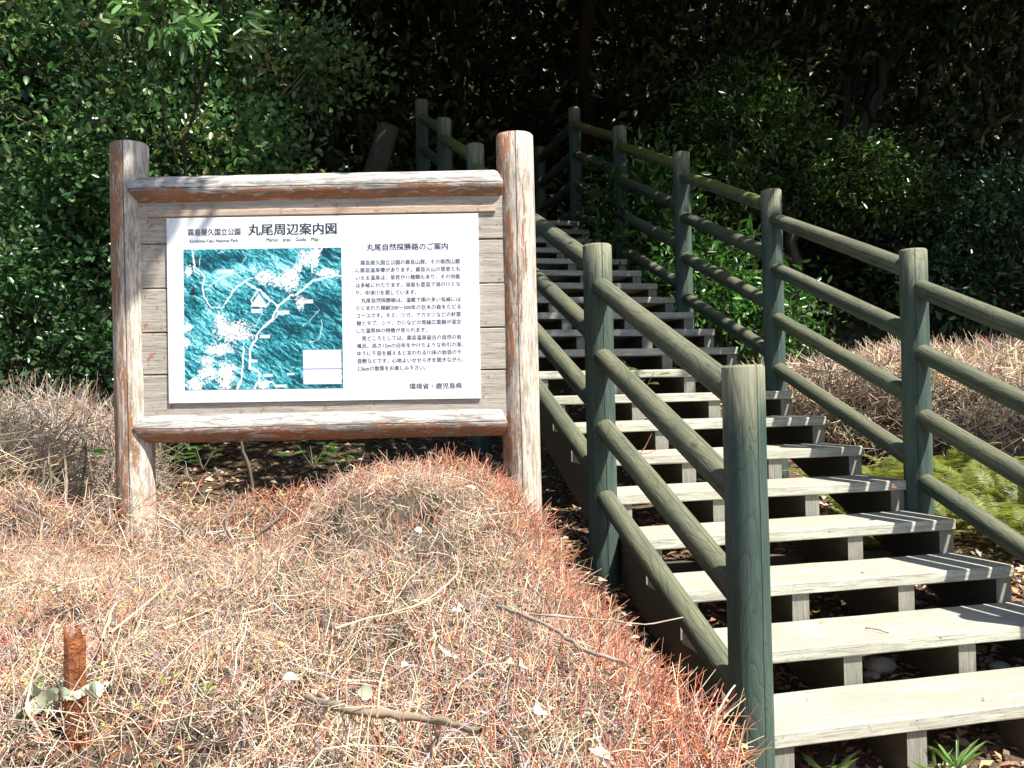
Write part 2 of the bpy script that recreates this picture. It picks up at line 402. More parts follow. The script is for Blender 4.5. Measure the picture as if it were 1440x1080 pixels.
# ------------------------------------------------------------------ staircase
stair = empty('wooden_staircase', st(0, 0, -.4), 'open wooden staircase of pale plank steps climbing between green log railings', 'staircase')
rs = random.Random(3)
tmes = [box_mesh('tread', WID, TD, TT, M_TREAD, .005, .0012, 10, rs) for _ in range(4)]
rotz = YAW
for i in range(0, 20):
    c = st(WID/2, RUN*i + TD/2, RISE*i - TT/2)
    link('tread', tmes[i % 4], stair, c, rot=(rs.uniform(-.004, .004), rs.uniform(-.002, .002), rotz + rs.uniform(-.003, .003)))
def stringer_mesh(th):
    off = .40
    # faces: build as strips per step to keep polygons simple
    V = []; Fc = []
    def quadprism(a, b, c, d):
        base = len(V)
        for (y, z) in (a, b, c, d): V.append((0, y, z))
        for (y, z) in (a, b, c, d): V.append((th, y, z))
        Fc.extend([(base+3, base+2, base+1, base), (base+4, base+5, base+6, base+7)])
        return base
    ends = []
    for i in range(0, 20):
        v0 = RUN*i+.018; v1 = RUN*(i+1)+.018 if i < 19 else RUN*20
        zt = RISE*i-TT-.001
        b0 = max(v0*SL-off, -.52); b1 = max(v1*SL-off, -.52)
        base = quadprism((v0, b0), (v1, b1), (v1, zt), (v0, zt))
        n_prev = RISE*(i-1)-TT-.001 if i > 0 else b0
        Fc.append((base, base+1, base+5, base+4)); Fc.append((base+3, base+7, base+6, base+2))
        k = len(V); V.extend([(0, v0, n_prev), (th, v0, n_prev), (th, v0, zt), (0, v0, zt)]); ends.append(len(Fc)); Fc.append((k, k+1, k+2, k+3))
        if i == 19: Fc.append((base+1, base+2, base+6, base+5))
    me = mesh_py('stringer', V, Fc, M_STRING); me.materials.append(M_ENDS)
    for e in ends: me.polygons[e].material_index = 1
    return me
ground_z_front = -.46
smesh = stringer_mesh(.080)
for u in (.001, .517, 1.035, 1.542):
    o = link('stringer', smesh, stair, st(u, 0, 0), rot=(0, 0, YAW))
cb = box_mesh('cross_beam', WID-.06, .09, .12, M_STRING, .004, .001, 4)
for i in (1.3, 4.3, 8.3, 12.3, 16.3):
    link('cross_beam', cb, stair, st(WID/2, RUN*i, RISE*i-.40-.062-.02), rot=(0, 0, YAW))
# landing deck at the head of the flight
lm = box_mesh('landing_plank', WID+.5, .16, TT, M_TREAD, .004, .001, 4)
for j in range(9):
    link('landing_plank', lm, stair, st(WID/2-.25, RUN*20+.09+j*.17, RISE*19+.0-TT/2), rot=(0, 0, YAW))
jo = box_mesh('joist', .10, 1.6, .16, M_STRING)
for u in (.1, .8, 1.5): link('joist', jo, stair, st(u, RUN*20+.85, RISE*19-TT-.085), rot=(0, 0, YAW))
pp = box_mesh('landing_leg', .12, .12, 2.2, M_STRING)
for u in (.05, 1.55):
    for v in (RUN*20+.2, RUN*20+1.5): link('landing_leg', pp, stair, st(u, v, RISE*19-TT-1.28), rot=(0, 0, YAW))

# ------------------------------------------------------------------ railings
A0, SP, HT, PR_ = .0128, 1.4747, 1.2294, .0718
def railing(label, u, ks, mossy):
    P = [st(u, A0+SP*k, (A0+SP*k)*SL + HT) for k in ks]
    root = empty('log_railing', (P[0].x, P[0].y, float(ground(P[0].x, P[0].y))), label, 'railing')
    rg = random.Random(int(u*100)+5)
    for k, p in zip(ks, P):
        zb = min(float(ground(p.x, p.y)) - .1, p.z-1.75)
        log_between('post', p, (p.x, p.y, zb), PR_, PR_*1.03, M_POST, root, spin=rg.uniform(-.5, .5), rng=rg, nseg=28, nring=9)
    for a in range(len(P)-1):
        lo, hi = P[a], P[a+1]
        for q in range(4):
            zl = lo.z - .115 - .341*q; zh = hi.z - .195 - .341*q
            m = M_MOSS if (ks[a] >= mossy and q == 0) else M_RAIL
            log_between('rail', (hi.x, hi.y, zh), (lo.x, lo.y, zl), .0475, .050, m, root, spin=rg.uniform(-.25, .25), rng=rg, bow=rg.uniform(-.004, .004), bev=.012, label='mossy top rail' if m is M_MOSS else None)
    return root, P
RL, PL = railing('green log railing left of the stairs, starting with the thick post nearest the camera', -.0767, [0, 1, 2, 3, 4, 5], 2)
RR, PRt = railing('green log railing on the right of the stairs, its lower rails running out of frame', WID+.0767, [0, 1, 2, 3, 4, 5], 2)
def far_railing(pts, label, nr=3):
    root = empty('log_railing', (pts[0][0], pts[0][1], float(ground(pts[0][0], pts[0][1]))), label, 'railing')
    rg = random.Random(8)
    pts = [Vector(p) for p in pts]
    for p in pts[1:] if nr == 4 else pts:
        log_between('post', p, (p.x, p.y, min(p.z-1.5, float(ground(p.x, p.y)))), PR_, PR_, M_POST, root, rng=rg, spin=rg.uniform(-1, 1))
    for a in range(len(pts)-1):
        for q in range(nr):
            d = -.17-.341*q
            log_between('rail', pts[a+1]+Vector((0, 0, d)), pts[a]+Vector((0, 0, d)), .048, .048, M_RAIL, root, rng=rg)
    return root
far_railing([PRt[5], unproj(759, 207, 12.4)], 'dim railing of level logs beside the landing at the head of the stairs', 4)
far_railing([unproj(686, 181, 14.4), unproj(658, 161, 17), unproj(637, 146, 20.5)], 'barely visible far railing climbing away above the landing into the dark forest', 3)
far_railing([unproj(612, 199, 14.2), unproj(571.5, 196, 16), unproj(572, 157, 17.6), unproj(561, 142, 20)], 'far dim railing left of the landing, behind the tallest post of the left railing', 2)

# ------------------------------------------------------------------ sign
PXM = F_PX/4.0
sc_ = unproj(455, 433.5, 4.0)
sign = empty('guide_sign', (sc_.x, 4.04, -.75), 'large park guide sign in a peeling log frame above the twiggy hedge', 'sign')
rg = random.Random(21)
for (px, yl, lab) in ((181.5, 203, None), (723.5, 190, None)):
    t = unproj(px, yl, 4.065); b = Vector((t.x, 4.065, -1.25))
    mat = M_SPOST
    log_between('post', t, b, .0805, .083, mat, sign, rng=rg, nseg=36, nring=12, bev=.006)
def sign_rail(pl, pr):
    a = unproj(*pl, 4.043); b = unproj(*pr, 4.043)
    L = (b-a).length; r = .064; ns = 32; V = []; Fc = []; sm = []
    # mitred ends : the end faces slope back towards the posts as on the real frame
    xs = [0, .012] + [L*i/14 for i in range(1, 14)] + [L-.012, L]
    for xi, x in enumerate(xs):
        for j in range(ns):
            an = 2*math.pi*j/ns; up = math.cos(an); fr = math.sin(an)
            rr = r*(1+.012*math.sin(2*an+x*3)+.008*math.sin(x*9))
            xx = x
            if xi <= 1: xx = x + max(0, -up)*.045 + max(0, up)*.018 + (0 if xi else 0)
            if xi >= len(xs)-2: xx = x - max(0, -up)*.01 - max(0, up)*.03
            V.append((rr*up if 0 < xi < len(xs)-1 else rr*up*.93, rr*fr if 0 < xi < len(xs)-1 else rr*fr*.93, -xx))
    for i in range(len(xs)-1):
        for j in range(ns):
            p = i*ns+j; q = i*ns+(j+1) % ns
            Fc.append((q, p, p+ns, q+ns)); sm.append(0 < i < len(xs)-2)
    Fc.append(tuple(range(ns))); sm.append(False); Fc.append(tuple(range(len(xs)*ns-1, (len(xs)-1)*ns-1, -1))); sm.append(False)
    me = mesh_py('frame_rail', V, Fc, M_SRAIL, sm)
    z = (a-b).normalized(); x = (K - z*K.dot(z)).normalized(); y = z.cross(x)
    return link('frame_rail', me, sign, a, rot=Matrix((x, y, z)).transposed().to_euler())
sign_rail((187, 270.5), (708, 259.5)); sign_rail((194, 603), (714, 592))
TILT = .0066
def sg(px, py, y):
    """photo pixel on the sign -> point on the sign plane at world depth y, laid out at the sign's own scale"""
    dx, dy = px-455, py-433.5
    lx = (dx - .013*dy)/PXM; ly = -(dy + .0160*dx)/PXM
    c, s = math.cos(-TILT), math.sin(-TILT)
    return Vector((sc_.x + lx*c - ly*s, y, sc_.z + lx*s + ly*c))
ROTY = TILT
seams = [276, 339, 401.5, 464, 523.5, 592]
for k in range(5):
    ya, yb = seams[k], seams[k+1]
    c = sg(455, (ya+yb)/2, 4.024)
    me = box_mesh('plank', 545/PXM, .028, (yb-ya-1.7)/PXM, M_BOARD, .003, .001, 8, rg)
    link('plank', me, sign, c + Vector((0, rg.uniform(-.002, .002), 0)), rot=(0, ROTY, 0))
me = box_mesh('batten', 488/PXM, .012, 9/PXM, M_BATTEN, .002, .0006, 6, rg)
link('batten', me, sign, sg(453, 296.5, 4.006), rot=(0, ROTY, 0))
panel = link('info_panel', box_mesh('info_panel', 439/PXM, .006, 260.5/PXM, M_PANEL, .0008), sign, sg(455, 433.5, 4.0045), rot=(0, ROTY, 0))
# the panel rotates a little, so its children keep their own world transforms through an identity parent: print parts hang on the sign itself
for (px, py) in ((240.5, 311), (379, 309.5), (528, 307), (668, 305), (240, 435), (670, 431), (242, 562), (385, 559.5), (527, 557), (669.5, 554.5)):
    V = [(.0022*math.cos(a*math.pi/4), 0, .0022*math.sin(a*math.pi/4)) for a in range(8)] + [(.0013*math.cos(a*math.pi/4), -.0012, .0013*math.sin(a*math.pi/4)) for a in range(8)]
    Fc = [(a, (a+1) % 8, 8+(a+1) % 8, 8+a) for a in range(8)] + [tuple(range(8, 16))]
    link('screw', mesh_py('screw', V, Fc, M_SCREW), sign, sg(px, py, 4.0013))
# printed map : colours computed from terrain-like noise, drawn on a fine grid
GW, GH = 250, 223
uu, vv_ = np.meshgrid(np.linspace(0, 1, GW), np.linspace(0, 1, GH))
gxp, gyp = uu*1085, vv_*965
wx = gxp + 60*(fbm(gxp/90, gyp/90, 3, 5)-.5); wy = gyp + 60*(fbm(gxp/90, gyp/90, 3, 6)-.5)
rxx = (wx*.85 + wy*.5)/95; ryy = (-wx*.5 + wy*.85)/38
rid = 1-np.abs(2*fbm(rxx, ryy, 4, 31, .6)-1)
gr = fbm(gxp/7, gyp/7, 3, 77, .8)
reg = np.clip((fbm(gxp/260, gyp/260, 2, 15)-.35)*2.2, 0, 1)
hgt = fbm(rxx*.55, ryy*.55, 5, 31, .62)
rel = np.gradient(hgt, axis=1)*9 - np.gradient(hgt, axis=0)*7
creek = np.clip((rid-.90)*11, 0, 1)
tone = .48 + np.clip(rel*.75, -.45, .42) + (gr-.5)*.95 - creek*.42
dk = np.zeros_like(tone)
for (cx, cy, rx, ry, s) in ((150, 110, 170, 60, .45), (330, 60, 130, 45, .4), (930, 400, 220, 90, .5), (980, 40, 90, 60, .45), (760, 560, 160, 60, .35), (60, 400, 60, 130, .25), (640, 740, 160, 50, .35), (560, 250, 100, 60, .15), (900, 930, 200, 50, .35), (1060, 650, 60, 120, .35)):
    dk += s*np.exp(-(((gxp-cx)/rx)**2 + ((gyp-cy)/ry)**2))
lt = np.zeros_like(tone)
for (cx, cy, rx, ry, s) in ((250, 200, 170, 90, .45), (450, 130, 180, 50, .35), (80, 620, 90, 130, .35), (700, 140, 90, 90, .25), (1000, 230, 90, 60, .3), (200, 440, 120, 60, .3), (500, 840, 200, 90, .15)):
    lt += s*np.exp(-(((gxp-cx)/rx)**2 + ((gyp-cy)/ry)**2))
tone = np.clip(tone + lt - dk*(.6+gr*.7), 0, 1)[..., None]
c0, c1, c2, c3 = np.array([.004, .045, .07]), np.array([.012, .17, .22]), np.array([.06, .44, .53]), np.array([.38, .78, .84])
mc = np.where(tone < .33, c0+(c1-c0)*tone/.33, np.where(tone < .66, c1+(c2-c1)*(tone-.33)/.33, c2+(c3-c2)*(tone-.66)/.34))
WH = np.array([.80, .84, .87])
rag = 1.2*(fbm(gxp/24, gyp/24, 5, 52, .8)-.5)*2 + 1.5*(fbm(gxp/8.5, gyp/8.5, 3, 57, .7)-.5)*2
def blob(cx, cy, rx, ry, k=1.0):
    global mc
    d = ((gxp-cx)/(rx*.86))**2 + ((gyp-cy)/(ry*.86))**2 + rag*k*1.1 + .15
    mc = np.where((d < 1)[..., None], WH*(.93+.07*gr[..., None]), mc)
for b_ in ((560, 200, 75, 62), (725, 215, 85, 85), (640, 225, 60, 40), (790, 140, 35, 45), (840, 70, 55, 60), (900, 60, 40, 90), (335, 565, 150, 75), (250, 500, 45, 70), (430, 600, 80, 30), (230, 690, 120, 45), (150, 770, 60, 40), (280, 880, 65, 130), (160, 860, 80, 55), (70, 930, 70, 50), (20, 540, 40, 40), (15, 640, 35, 35), (985, 170, 90, 28), (800, 370, 40, 60), (30, 150, 30, 50, .8), (540, 935, 50, 35)): blob(*b_)
def road(pts, wd, colr=WH):
    global mc
    d = np.full(gxp.shape, 1e9)
    jx = gxp + 9*(fbm(gxp/35, gyp/35, 2, 91)-.5)*2; jy = gyp + 9*(fbm(gxp/35, gyp/35, 2, 93)-.5)*2
    for (ax, ay), (bx, by) in zip(pts[:-1], pts[1:]):
        dx, dy = bx-ax, by-ay; t = np.clip(((jx-ax)*dx+(jy-ay)*dy)/(dx*dx+dy*dy+1e-9), 0, 1)
        d = np.minimum(d, np.hypot(jx-ax-t*dx, jy-ay-t*dy))
    mc = np.where((d < wd)[..., None], colr, mc)
road([(60, 0), (70, 120), (120, 150), (145, 200), (130, 260), (140, 330), (150, 350), (190, 400), (270, 400), (300, 340), (360, 260), (420, 220), (480, 200)], 5)
road([(430, 230), (490, 270), (560, 310), (610, 370), (640, 400), (730, 330), (800, 300), (880, 230), (1000, 200), (1085, 195)], 6)
road([(880, 170), (900, 60), (960, 0)], 5); road([(650, 400), (620, 460), (560, 520), (500, 590)], 6); road([(690, 420), (600, 500), (505, 580)], 3)
for a_ in range(26):
    x0_, y0_ = RNG.uniform(0, 1085), RNG.uniform(0, 965); th_ = RNG.uniform(-1.2, .2); pts_ = [(x0_, y0_)]
    for _ in range(RNG.integers(3, 6)): th_ += RNG.normal()*.6; x0_ += 42*math.cos(th_); y0_ += 42*math.sin(th_); pts_.append((x0_, y0_))
    road(pts_, 1.9, np.array([.55, .80, .84]) if a_ % 3 else np.array([.02, .12, .16]))
road([(500, 600), (450, 680), (445, 820), (505, 840), (510, 900), (480, 965)], 7); road([(405, 650), (400, 800), (380, 900), (360, 965)], 6)
road([(510, 280), (460, 350), (470, 390), (560, 400), (590, 360), (520, 285)], 4); road([(120, 150), (60, 110), (75, 150), (110, 170)], 4)
road([(330, 790), (390, 830), (400, 850)], 4); road([(520, 940), (600, 920), (620, 950)], 6); road([(150, 280), (260, 190), (400, 160), (500, 130)], 2.5)
road([(760, 370), (800, 320), (850, 330), (870, 310)], 4, np.array([.03, .10, .12])); road([(790, 90), (760, 140), (800, 170)], 3, np.array([.25, .4, .45]))
road([(270, 560), (320, 590), (390, 600), (480, 595)], 3, np.array([.3, .3, .4])); road([(620, 0), (625, 130)], 2.5, np.array([.1, .35, .4]))
tri = (gyp < 398) & (gyp > 318) & (np.abs(gxp-515) < (gyp-310)*.66); mc = np.where(tri[..., None], WH, mc)
for (x0, x1, y0, y1) in ((235, 345, 140, 165), (460, 540, 415, 440), (640, 720, 430, 455), (830, 885, 355, 380), (515, 585, 595, 615), (455, 500, 762, 782), (540, 605, 862, 882), (620, 700, 938, 956), (325, 360, 815, 832), (700, 750, 858, 872)):
    mk = (gxp > x0) & (gxp < x1) & (gyp > y0) & (gyp < y1); tx = (vnoise(gxp/6, gyp/9, 71) > .62) & (gyp > y0+5) & (gyp < y1-5)
    mc = np.where(mk[..., None], np.where(tx[..., None], np.array([.35, .55, .6]), WH), mc)
mk = (gxp > 812) & (gxp < 1072) & (gyp > 700) & (gyp < 938); mc = np.where(mk[..., None], WH, mc)
mk = (gxp > 812) & (gxp < 1072) & (np.abs(gyp-832) < 2.6); mc = np.where(mk[..., None], np.array([.25, .25, .5]), mc)
mk = (gyp < 315) & (gyp > 255) & (np.abs(gxp-62) < (gyp-255)*.42); mc = np.where(mk[..., None], np.array([.01, .03, .035]), mc)
Vm = []
tl, tr_, bl, br_ = sg(258, 351, 4.0), sg(480, 348, 4.0), sg(260, 548.5, 4.0), sg(482.5, 545.5, 4.0)
A = np.array
Vm = (A(tl)*(1-uu[..., None])*(1-vv_[..., None]) + A(tr_)*uu[..., None]*(1-vv_[..., None]) + A(bl)*(1-uu[..., None])*vv_[..., None] + A(br_)*uu[..., None]*vv_[..., None])
Vm[..., 1] = 0; org = A(tl)*A([1, 0, 1]); Vm = Vm - org
idx = np.arange(GW*GH).reshape(GH, GW)
fq = np.stack([idx[:-1, :-1], idx[1:, :-1], idx[1:, 1:], idx[:-1, 1:]], -1).reshape(-1, 4)
link('map_print', mesh_np('map_print', Vm.reshape(-1, 3), fq, M_PRINT, mc.reshape(-1, 3)), sign, (tl.x, 4.0004, tl.z))
# lettering
def text(s, px, py, h, width=None, mat=M_INK, name='lettering', bold=0.0, align='LEFT'):
    """px, py: left end of the baseline in photo pixels; h: em size in pixels; width: total width in pixels"""
    c = bpy.data.curves.new(name, 'FONT'); c.body = s; c.size = 1.0; c.resolution_u = 2; c.fill_mode = 'FRONT'
    t = bpy.data.objects.new(name, c); COL.objects.link(t)
    bpy.context.view_layer.update()
    me = bpy.data.meshes.new_from_object(t.evaluated_get(bpy.context.evaluated_depsgraph_get()))
    bpy.data.objects.remove(t)
    co = np.zeros(len(me.vertices)*3, np.float32); me.vertices.foreach_get('co', co); co = co.reshape(-1, 3)
    w0 = co[:, 0].max()-co[:, 0].min(); co[:, 0] -= co[:, 0].min()
    sx = (width/w0 if width else h)/PXM; sy = h/PXM
    out = np.stack([co[:, 0]*sx, np.zeros(len(co)), co[:, 1]*sy], 1).astype(np.float32)
    me.vertices.foreach_set('co', out.ravel()); me.materials.clear(); me.materials.append(mat); me.update()
    if bold:   # heavier face: the same outlines once more, a hair to the right and behind
        nf = len(me.polygons); fs = [tuple(p.vertices) for p in me.polygons]; nv = len(out)
        o2 = out + np.array([bold*h*2.6/PXM, .00012, 0], np.float32)
        me = mesh_py(name, np.concatenate([out, o2]).tolist(), fs + [tuple(i+nv for i in f) for f in fs], mat)
    p = sg(px, py, 4.0)
    return link(name, me, sign, (p.x, 4.0005, p.z), rot=(0, ROTY, 0))
text('霧島屋久国立公園', 264, 330.5, 10.5, 74, bold=.012)
text('Kirishima-Yaku National Park', 267, 341, 6.6, 68, bold=.006)
text('丸尾周辺案内図', 349, 329.5, 17.5, 124, bold=.018)
text('Maruo    area    Guide    Map', 375, 339.5, 7.4, 73, bold=.006)
text('丸尾自然探勝路のご案内', 516, 351.5, 10.6, 114, M_INK2, bold=.012)
body = ['　霧島屋久国立公園の霧島山群、その南西山麓', 'に霧島温泉郷があります。霧島火山の恩恵とも', 'いえる温泉は、泉質が11種類もあり、その効能', 'は多岐にわたります。湯量も豊富で湯の川とな', 'り、中津川を潤しています。',
        '　丸尾自然探勝路は、温暖で雨の多い気候には', 'ぐくまれた樹齢200〜300年の巨木の森をたどる', 'コースです。モミ、ツガ、アカマツなどの針葉', '樹とタブ、シイ、カシなどの常緑広葉樹が混交', 'した温帯林の特徴が見られます。',
        '　見どころとしては、霧島温泉最古の自然の岩', '風呂、高さ12mの白布をかけたような布引の滝、', 'ゆうに千畳を越えると言われる川床の岩畳の千', '畳敷などです。心地よいせせらぎを聞きながら、', '2.5kmの散策をお楽しみ下さい。']
wd = [140, 147, 147, 147, 85, 140, 147, 147, 147, 99, 140, 149, 147, 149, 96]
for k, s in enumerate(body):
    ind = 7.0 if s.startswith('　') else 0
    text(s.replace('　', ''), 500 + .18*k + ind, 372 + 10.65*k, 7.4, wd[k], M_INK2, bold=.009)
text('環境省・鹿児島県', 575.5, 546.5, 8.8, 74, M_INK2, bold=.012)

# ------------------------------------------------------------------ twig hedges
PAL = [(.48, .22, .13), (.60, .40, .26), (.50, .42, .37), (.70, .60, .40), (.36, .28, .26), (.22, .15, .10)]
def twigs_from(B, Nn, n, rng, lmin, lmax, rad, wts, redness=None, bend=.45, k=3, spread=.9, fork=True, bias=None):
    """short crooked twigs starting at B and roughly following normals Nn"""
    D = Nn*(1-spread) + unit(n, rng)*spread
    if bias is not None: D = D + bias
    D /= np.linalg.norm(D, axis=1, keepdims=True)
    L = rng.uniform(lmin, lmax, n)
    side = np.cross(D, unit(n, rng)); side /= np.linalg.norm(side, axis=1, keepdims=True)+1e-9
    t = np.linspace(0, 1, k)
    P = B[:, None, :] + D[:, None, :]*(L[:, None, None]*t[None, :, None]) + side[:, None, :]*(L[:, None, None]*bend*rng.uniform(-.6, .6, n)[:, None, None]*(t*t)[None, :, None])
    if k > 3: P = P + rng.normal(size=P.shape)*L[:, None, None]*.02
    rd = rad*rng.uniform(.6, 1.35, n)[:, None]*np.linspace(1.15, .45, k)[None, :]
    C = palette(n, PAL, wts, .22, rng)
    if redness is not None:
        red = palette(n, [(.50, .17, .09), (.58, .27, .15), (.42, .15, .11)], [3, 2, 2], .2, rng)
        C = np.where((rng.uniform(size=n) < redness)[:, None], red, C)
    return P, rd, C
def join(*parts):
    V = []; Fq = []; C = []; o = 0
    for v, f, c in parts: V.append(v); Fq.append(f+o); C.append(c); o += len(v)
    return np.concatenate(V), np.concatenate(Fq), np.concatenate(C)

def xe(y): return np.interp(y, [.6, 1.4, 1.9, 2.4, 3.0, 3.5, 4.2], [.34, .335, .315, .24, .12, -.02, -.4])
def hedge_top(x, y):
    z = -.50 - .03*sstep(1.0, 2.2, y)*sstep(-.4, -1.2, x)
    z = z - .045*np.clip((fbm(x*3.6+2, y*3.6, 3, 45)-.58)*14, 0, 1)
    z = z + .248*np.exp(-np.abs((x+.29)/.52)**2.8 - ((y-3.3)/.75)**2) + .04*(fbm(x*4+1, y*4, 2, 33)-.5)
    z = z + .24*np.exp(-((y-3.93)/.26)**2)*sstep(-.5, -.95, x)*sstep(-2.7, -1.9, x)*(1-.95*np.exp(-((x+1.62)/.20)**2)) + .12*np.exp(-((x+2.6)/.6)**2-((y-3.2)/.8)**2)
    z = z - .15*np.exp(-((x+1.0)/.30)**2 - ((y-3.45)/.25)**2) - .05*np.exp(-((x+.85)/.25)**2-((y-3.9)/.3)**2) - .14*np.exp(-((x+1.48)/.26)**2-((y-3.55)/.45)**2)
    z = z - .22*np.exp(-((x+.68)/.10)**2 - ((y-1.36)/.24)**2)
    z = z + .11*(fbm(x*2.6+5, y*2.6, 3, 3)-.5) + .10*(fbm(x*8, y*8, 3, 8)-.5)
    z = z - .10*sstep(xe(y)-.22, xe(y), x)
    z = z - .9*sstep(3.75, 4.25, y)
    return z
def hedge_norm(x, y):
    e = .02; dx = (hedge_top(x+e, y)-hedge_top(x-e, y))/(2*e); dy = (hedge_top(x, y+e)-hedge_top(x, y-e))/(2*e)
    n = np.stack([-dx, -dy, np.ones_like(dx)], -1); return n/np.linalg.norm(n, axis=-1, keepdims=True)
hedge = empty('twiggy_hedge', (-.7, 2.6, -1.1), 'wide leafless hedge of tangled red and tan twigs in front of the guide sign', 'hedge')
rng = np.random.default_rng(5)
# inner mass
hx = np.linspace(-3.3, .6, 110); hy = np.linspace(.75, 4.3, 100); HX, HY = np.meshgrid(hx, hy)
HX2 = np.minimum(HX, xe(HY)-.07)
HZ = hedge_top(HX2, HY) - .075
over = HX - HX2; HZ = np.where(over > 0, HZ - over*5.0, HZ)
HX3 = HX2 + np.minimum(over, .5)*.10
idx = np.arange(HX.size).reshape(HX.shape)
fq = np.stack([idx[:-1, :-1], idx[:-1, 1:], idx[1:, 1:], idx[1:, :-1]], -1).reshape(-1, 4)
HZ = HZ + .03*(fbm(HX*22, HY*22, 2, 2)-.5)
off = A(hedge.location)
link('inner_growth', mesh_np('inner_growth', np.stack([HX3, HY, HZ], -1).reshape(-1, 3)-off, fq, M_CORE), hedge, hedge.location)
def hedge_pts(n, rng, ymin=.85, ymax=4.0):
    y = ymin + (ymax-ymin)*rng.uniform(size=n)**1.0; x = -3.1 + (xe(y)+3.1)*rng.uniform(size=n)
    keep = (x > -(.62*y+.35)) & ~((fbm(x*3.6+2, y*3.6, 3, 45) > .60) & (rng.uniform(size=n) < .72)); return x[keep], y[keep]
parts = []
def redness_(x, y): return .03 + .48*np.clip(1-(xe(y)-x)/.30, 0, 1) + .40*np.clip((y-2.95)/.6, 0, 1)*(x > -1.1)*(x > -1.1) + .25*np.clip((fbm(x*1.8+3, y*1.8, 2, 12)-.5)*6, 0, 1)
x, y = hedge_pts(68000, rng); n = len(x)
B = np.stack([x, y, hedge_top(x, y) - rng.uniform(0, .075, n)], -1)
P, rd, C = twigs_from(B, hedge_norm(x, y), n, rng, .02, .06, .00105, [2, 4, 5, 4, 4, 2], redness_(x, y), 0, 2, .88)
parts.append(tubes(P, rd, C))
x, y = hedge_pts(58000, rng); n = len(x)
red = redness_(x, y)
B = np.stack([x, y, hedge_top(x, y) - rng.uniform(0, .10, n)], -1)
P, rd, C = twigs_from(B, hedge_norm(x, y), n, rng, .025, .085, .00108, [2, 4, 5, 5, 4, 2], red, .8, 3, .85, bias=A([0, 0, .12]))
# outer twigs grow inclined along the surface, so flatten their lift
parts.append(tubes(P, rd, C))
x, y = hedge_pts(3600, rng); kk = x < xe(y) - .25; x = x[kk]; y = y[kk]; n = len(x)
B = np.stack([x, y, hedge_top(x, y) - .02], -1)
P, rd, C = twigs_from(B, hedge_norm(x, y), n, rng, .08, .24, .00125, [1, 4, 5, 5, 3, 1], None, 1.0, 5, .93)
P[:, :, 2] = np.minimum(P[:, :, 2], (hedge_top(P[:, :, 0], P[:, :, 1]) + .022 + rng.uniform(0, .02, (n, 1))))
parts.append(tubes(P, rd, C))
# small yellow green leaves and leaf scraps caught between the twigs
x, y = hedge_pts(9000, rng); m_ = fbm(x*2.1+7, y*2.1, 3, 61) > .53; x = x[m_]; y = y[m_]; n = len(x)
Bq = np.stack([x, y, hedge_top(x, y) - rng.uniform(.0, .05, n)], -1)
cq = palette(n, [(.38, .42, .12), (.50, .50, .20), (.62, .50, .32), (.45, .30, .18), (.20, .26, .07)], [3, 3, 4, 3, 1], .2, rng)
Vq, Fq, Cq = leaves(Bq, unit(n, rng), unit(n, rng)+A([0, -.2, .8]), rng.uniform(.010, .024, n), rng.uniform(.006, .013, n), cq, True, .2)
link('leaf_scraps', mesh_np('leaf_scraps', Vq-off, Fq, M_DRY, Cq), hedge, hedge.location, kind='stuff')
# side towards the stairs : outward pointing red shoots
n = 8000
y = rng.uniform(.9, 3.6, n); h = rng.uniform(0, 1, n)**1.3*.7
x = xe(y) - .05 + rng.uniform(-.03, .03, n) + h*.02
B = np.stack([x, y, hedge_top(x, y) - h], -1)
Nn = np.tile(A([.75, -.15, .55]), (n, 1))
P, rd, C = twigs_from(B, Nn, n, rng, .035, .10, .0012, [4, 4, 3, 3, 2, 2], np.full(n, .5), .6, 3, .5)
parts.append(tubes(P, rd, C))
# upright red shoots on the crests
def shoots(n, fx, fy, lmin, lmax, r, up=.25):
    x, y = fx, fy; B = np.stack([x, y, hedge_top(x, y)-.02], -1)
    P, rd, C = twigs_from(B, np.tile(A([0.15, 0, 1.]), (n, 1)), n, rng, lmin, lmax, r, [3, 2, 1, 0, 0, 1], np.full(n, .9), .3, 4, up)
    parts.append(tubes(P, rd, C))
n = 900; yy = rng.uniform(3.2, 3.85, n); shoots(n, rng.uniform(-2.6, .02, n), yy, .03, .09, .0014, .5)
n = 5200; yy = rng.uniform(1.05, 3.9, n); xx = -2.9 + (xe(yy)+2.85)*rng.uniform(size=n); kk = xx > -(.62*yy+.3); xx = xx[kk]; yy = yy[kk]; n = len(xx)
B = np.stack([xx, yy, hedge_top(xx, yy)-.025], -1)
P, rd, C = twigs_from(B, np.tile(A([.1, 0, 1.]), (n, 1)), n, rng, .035, .085, .0011, [5, 5, 2, 3, 1, 1], redness_(xx, yy)+.2, .5, 3, .42); parts.append(tubes(P, rd, C))
n = 500; yy = rng.uniform(1.0, 3.5, n); shoots(n, xe(yy)-rng.uniform(0, .2, n), yy, .04, .10, .0012, .45)
n = 60; yy = rng.uniform(1.15, 1.8, n); shoots(n, xe(yy)-rng.uniform(.02, .65, n), yy, .06, .17, .0010, .12)
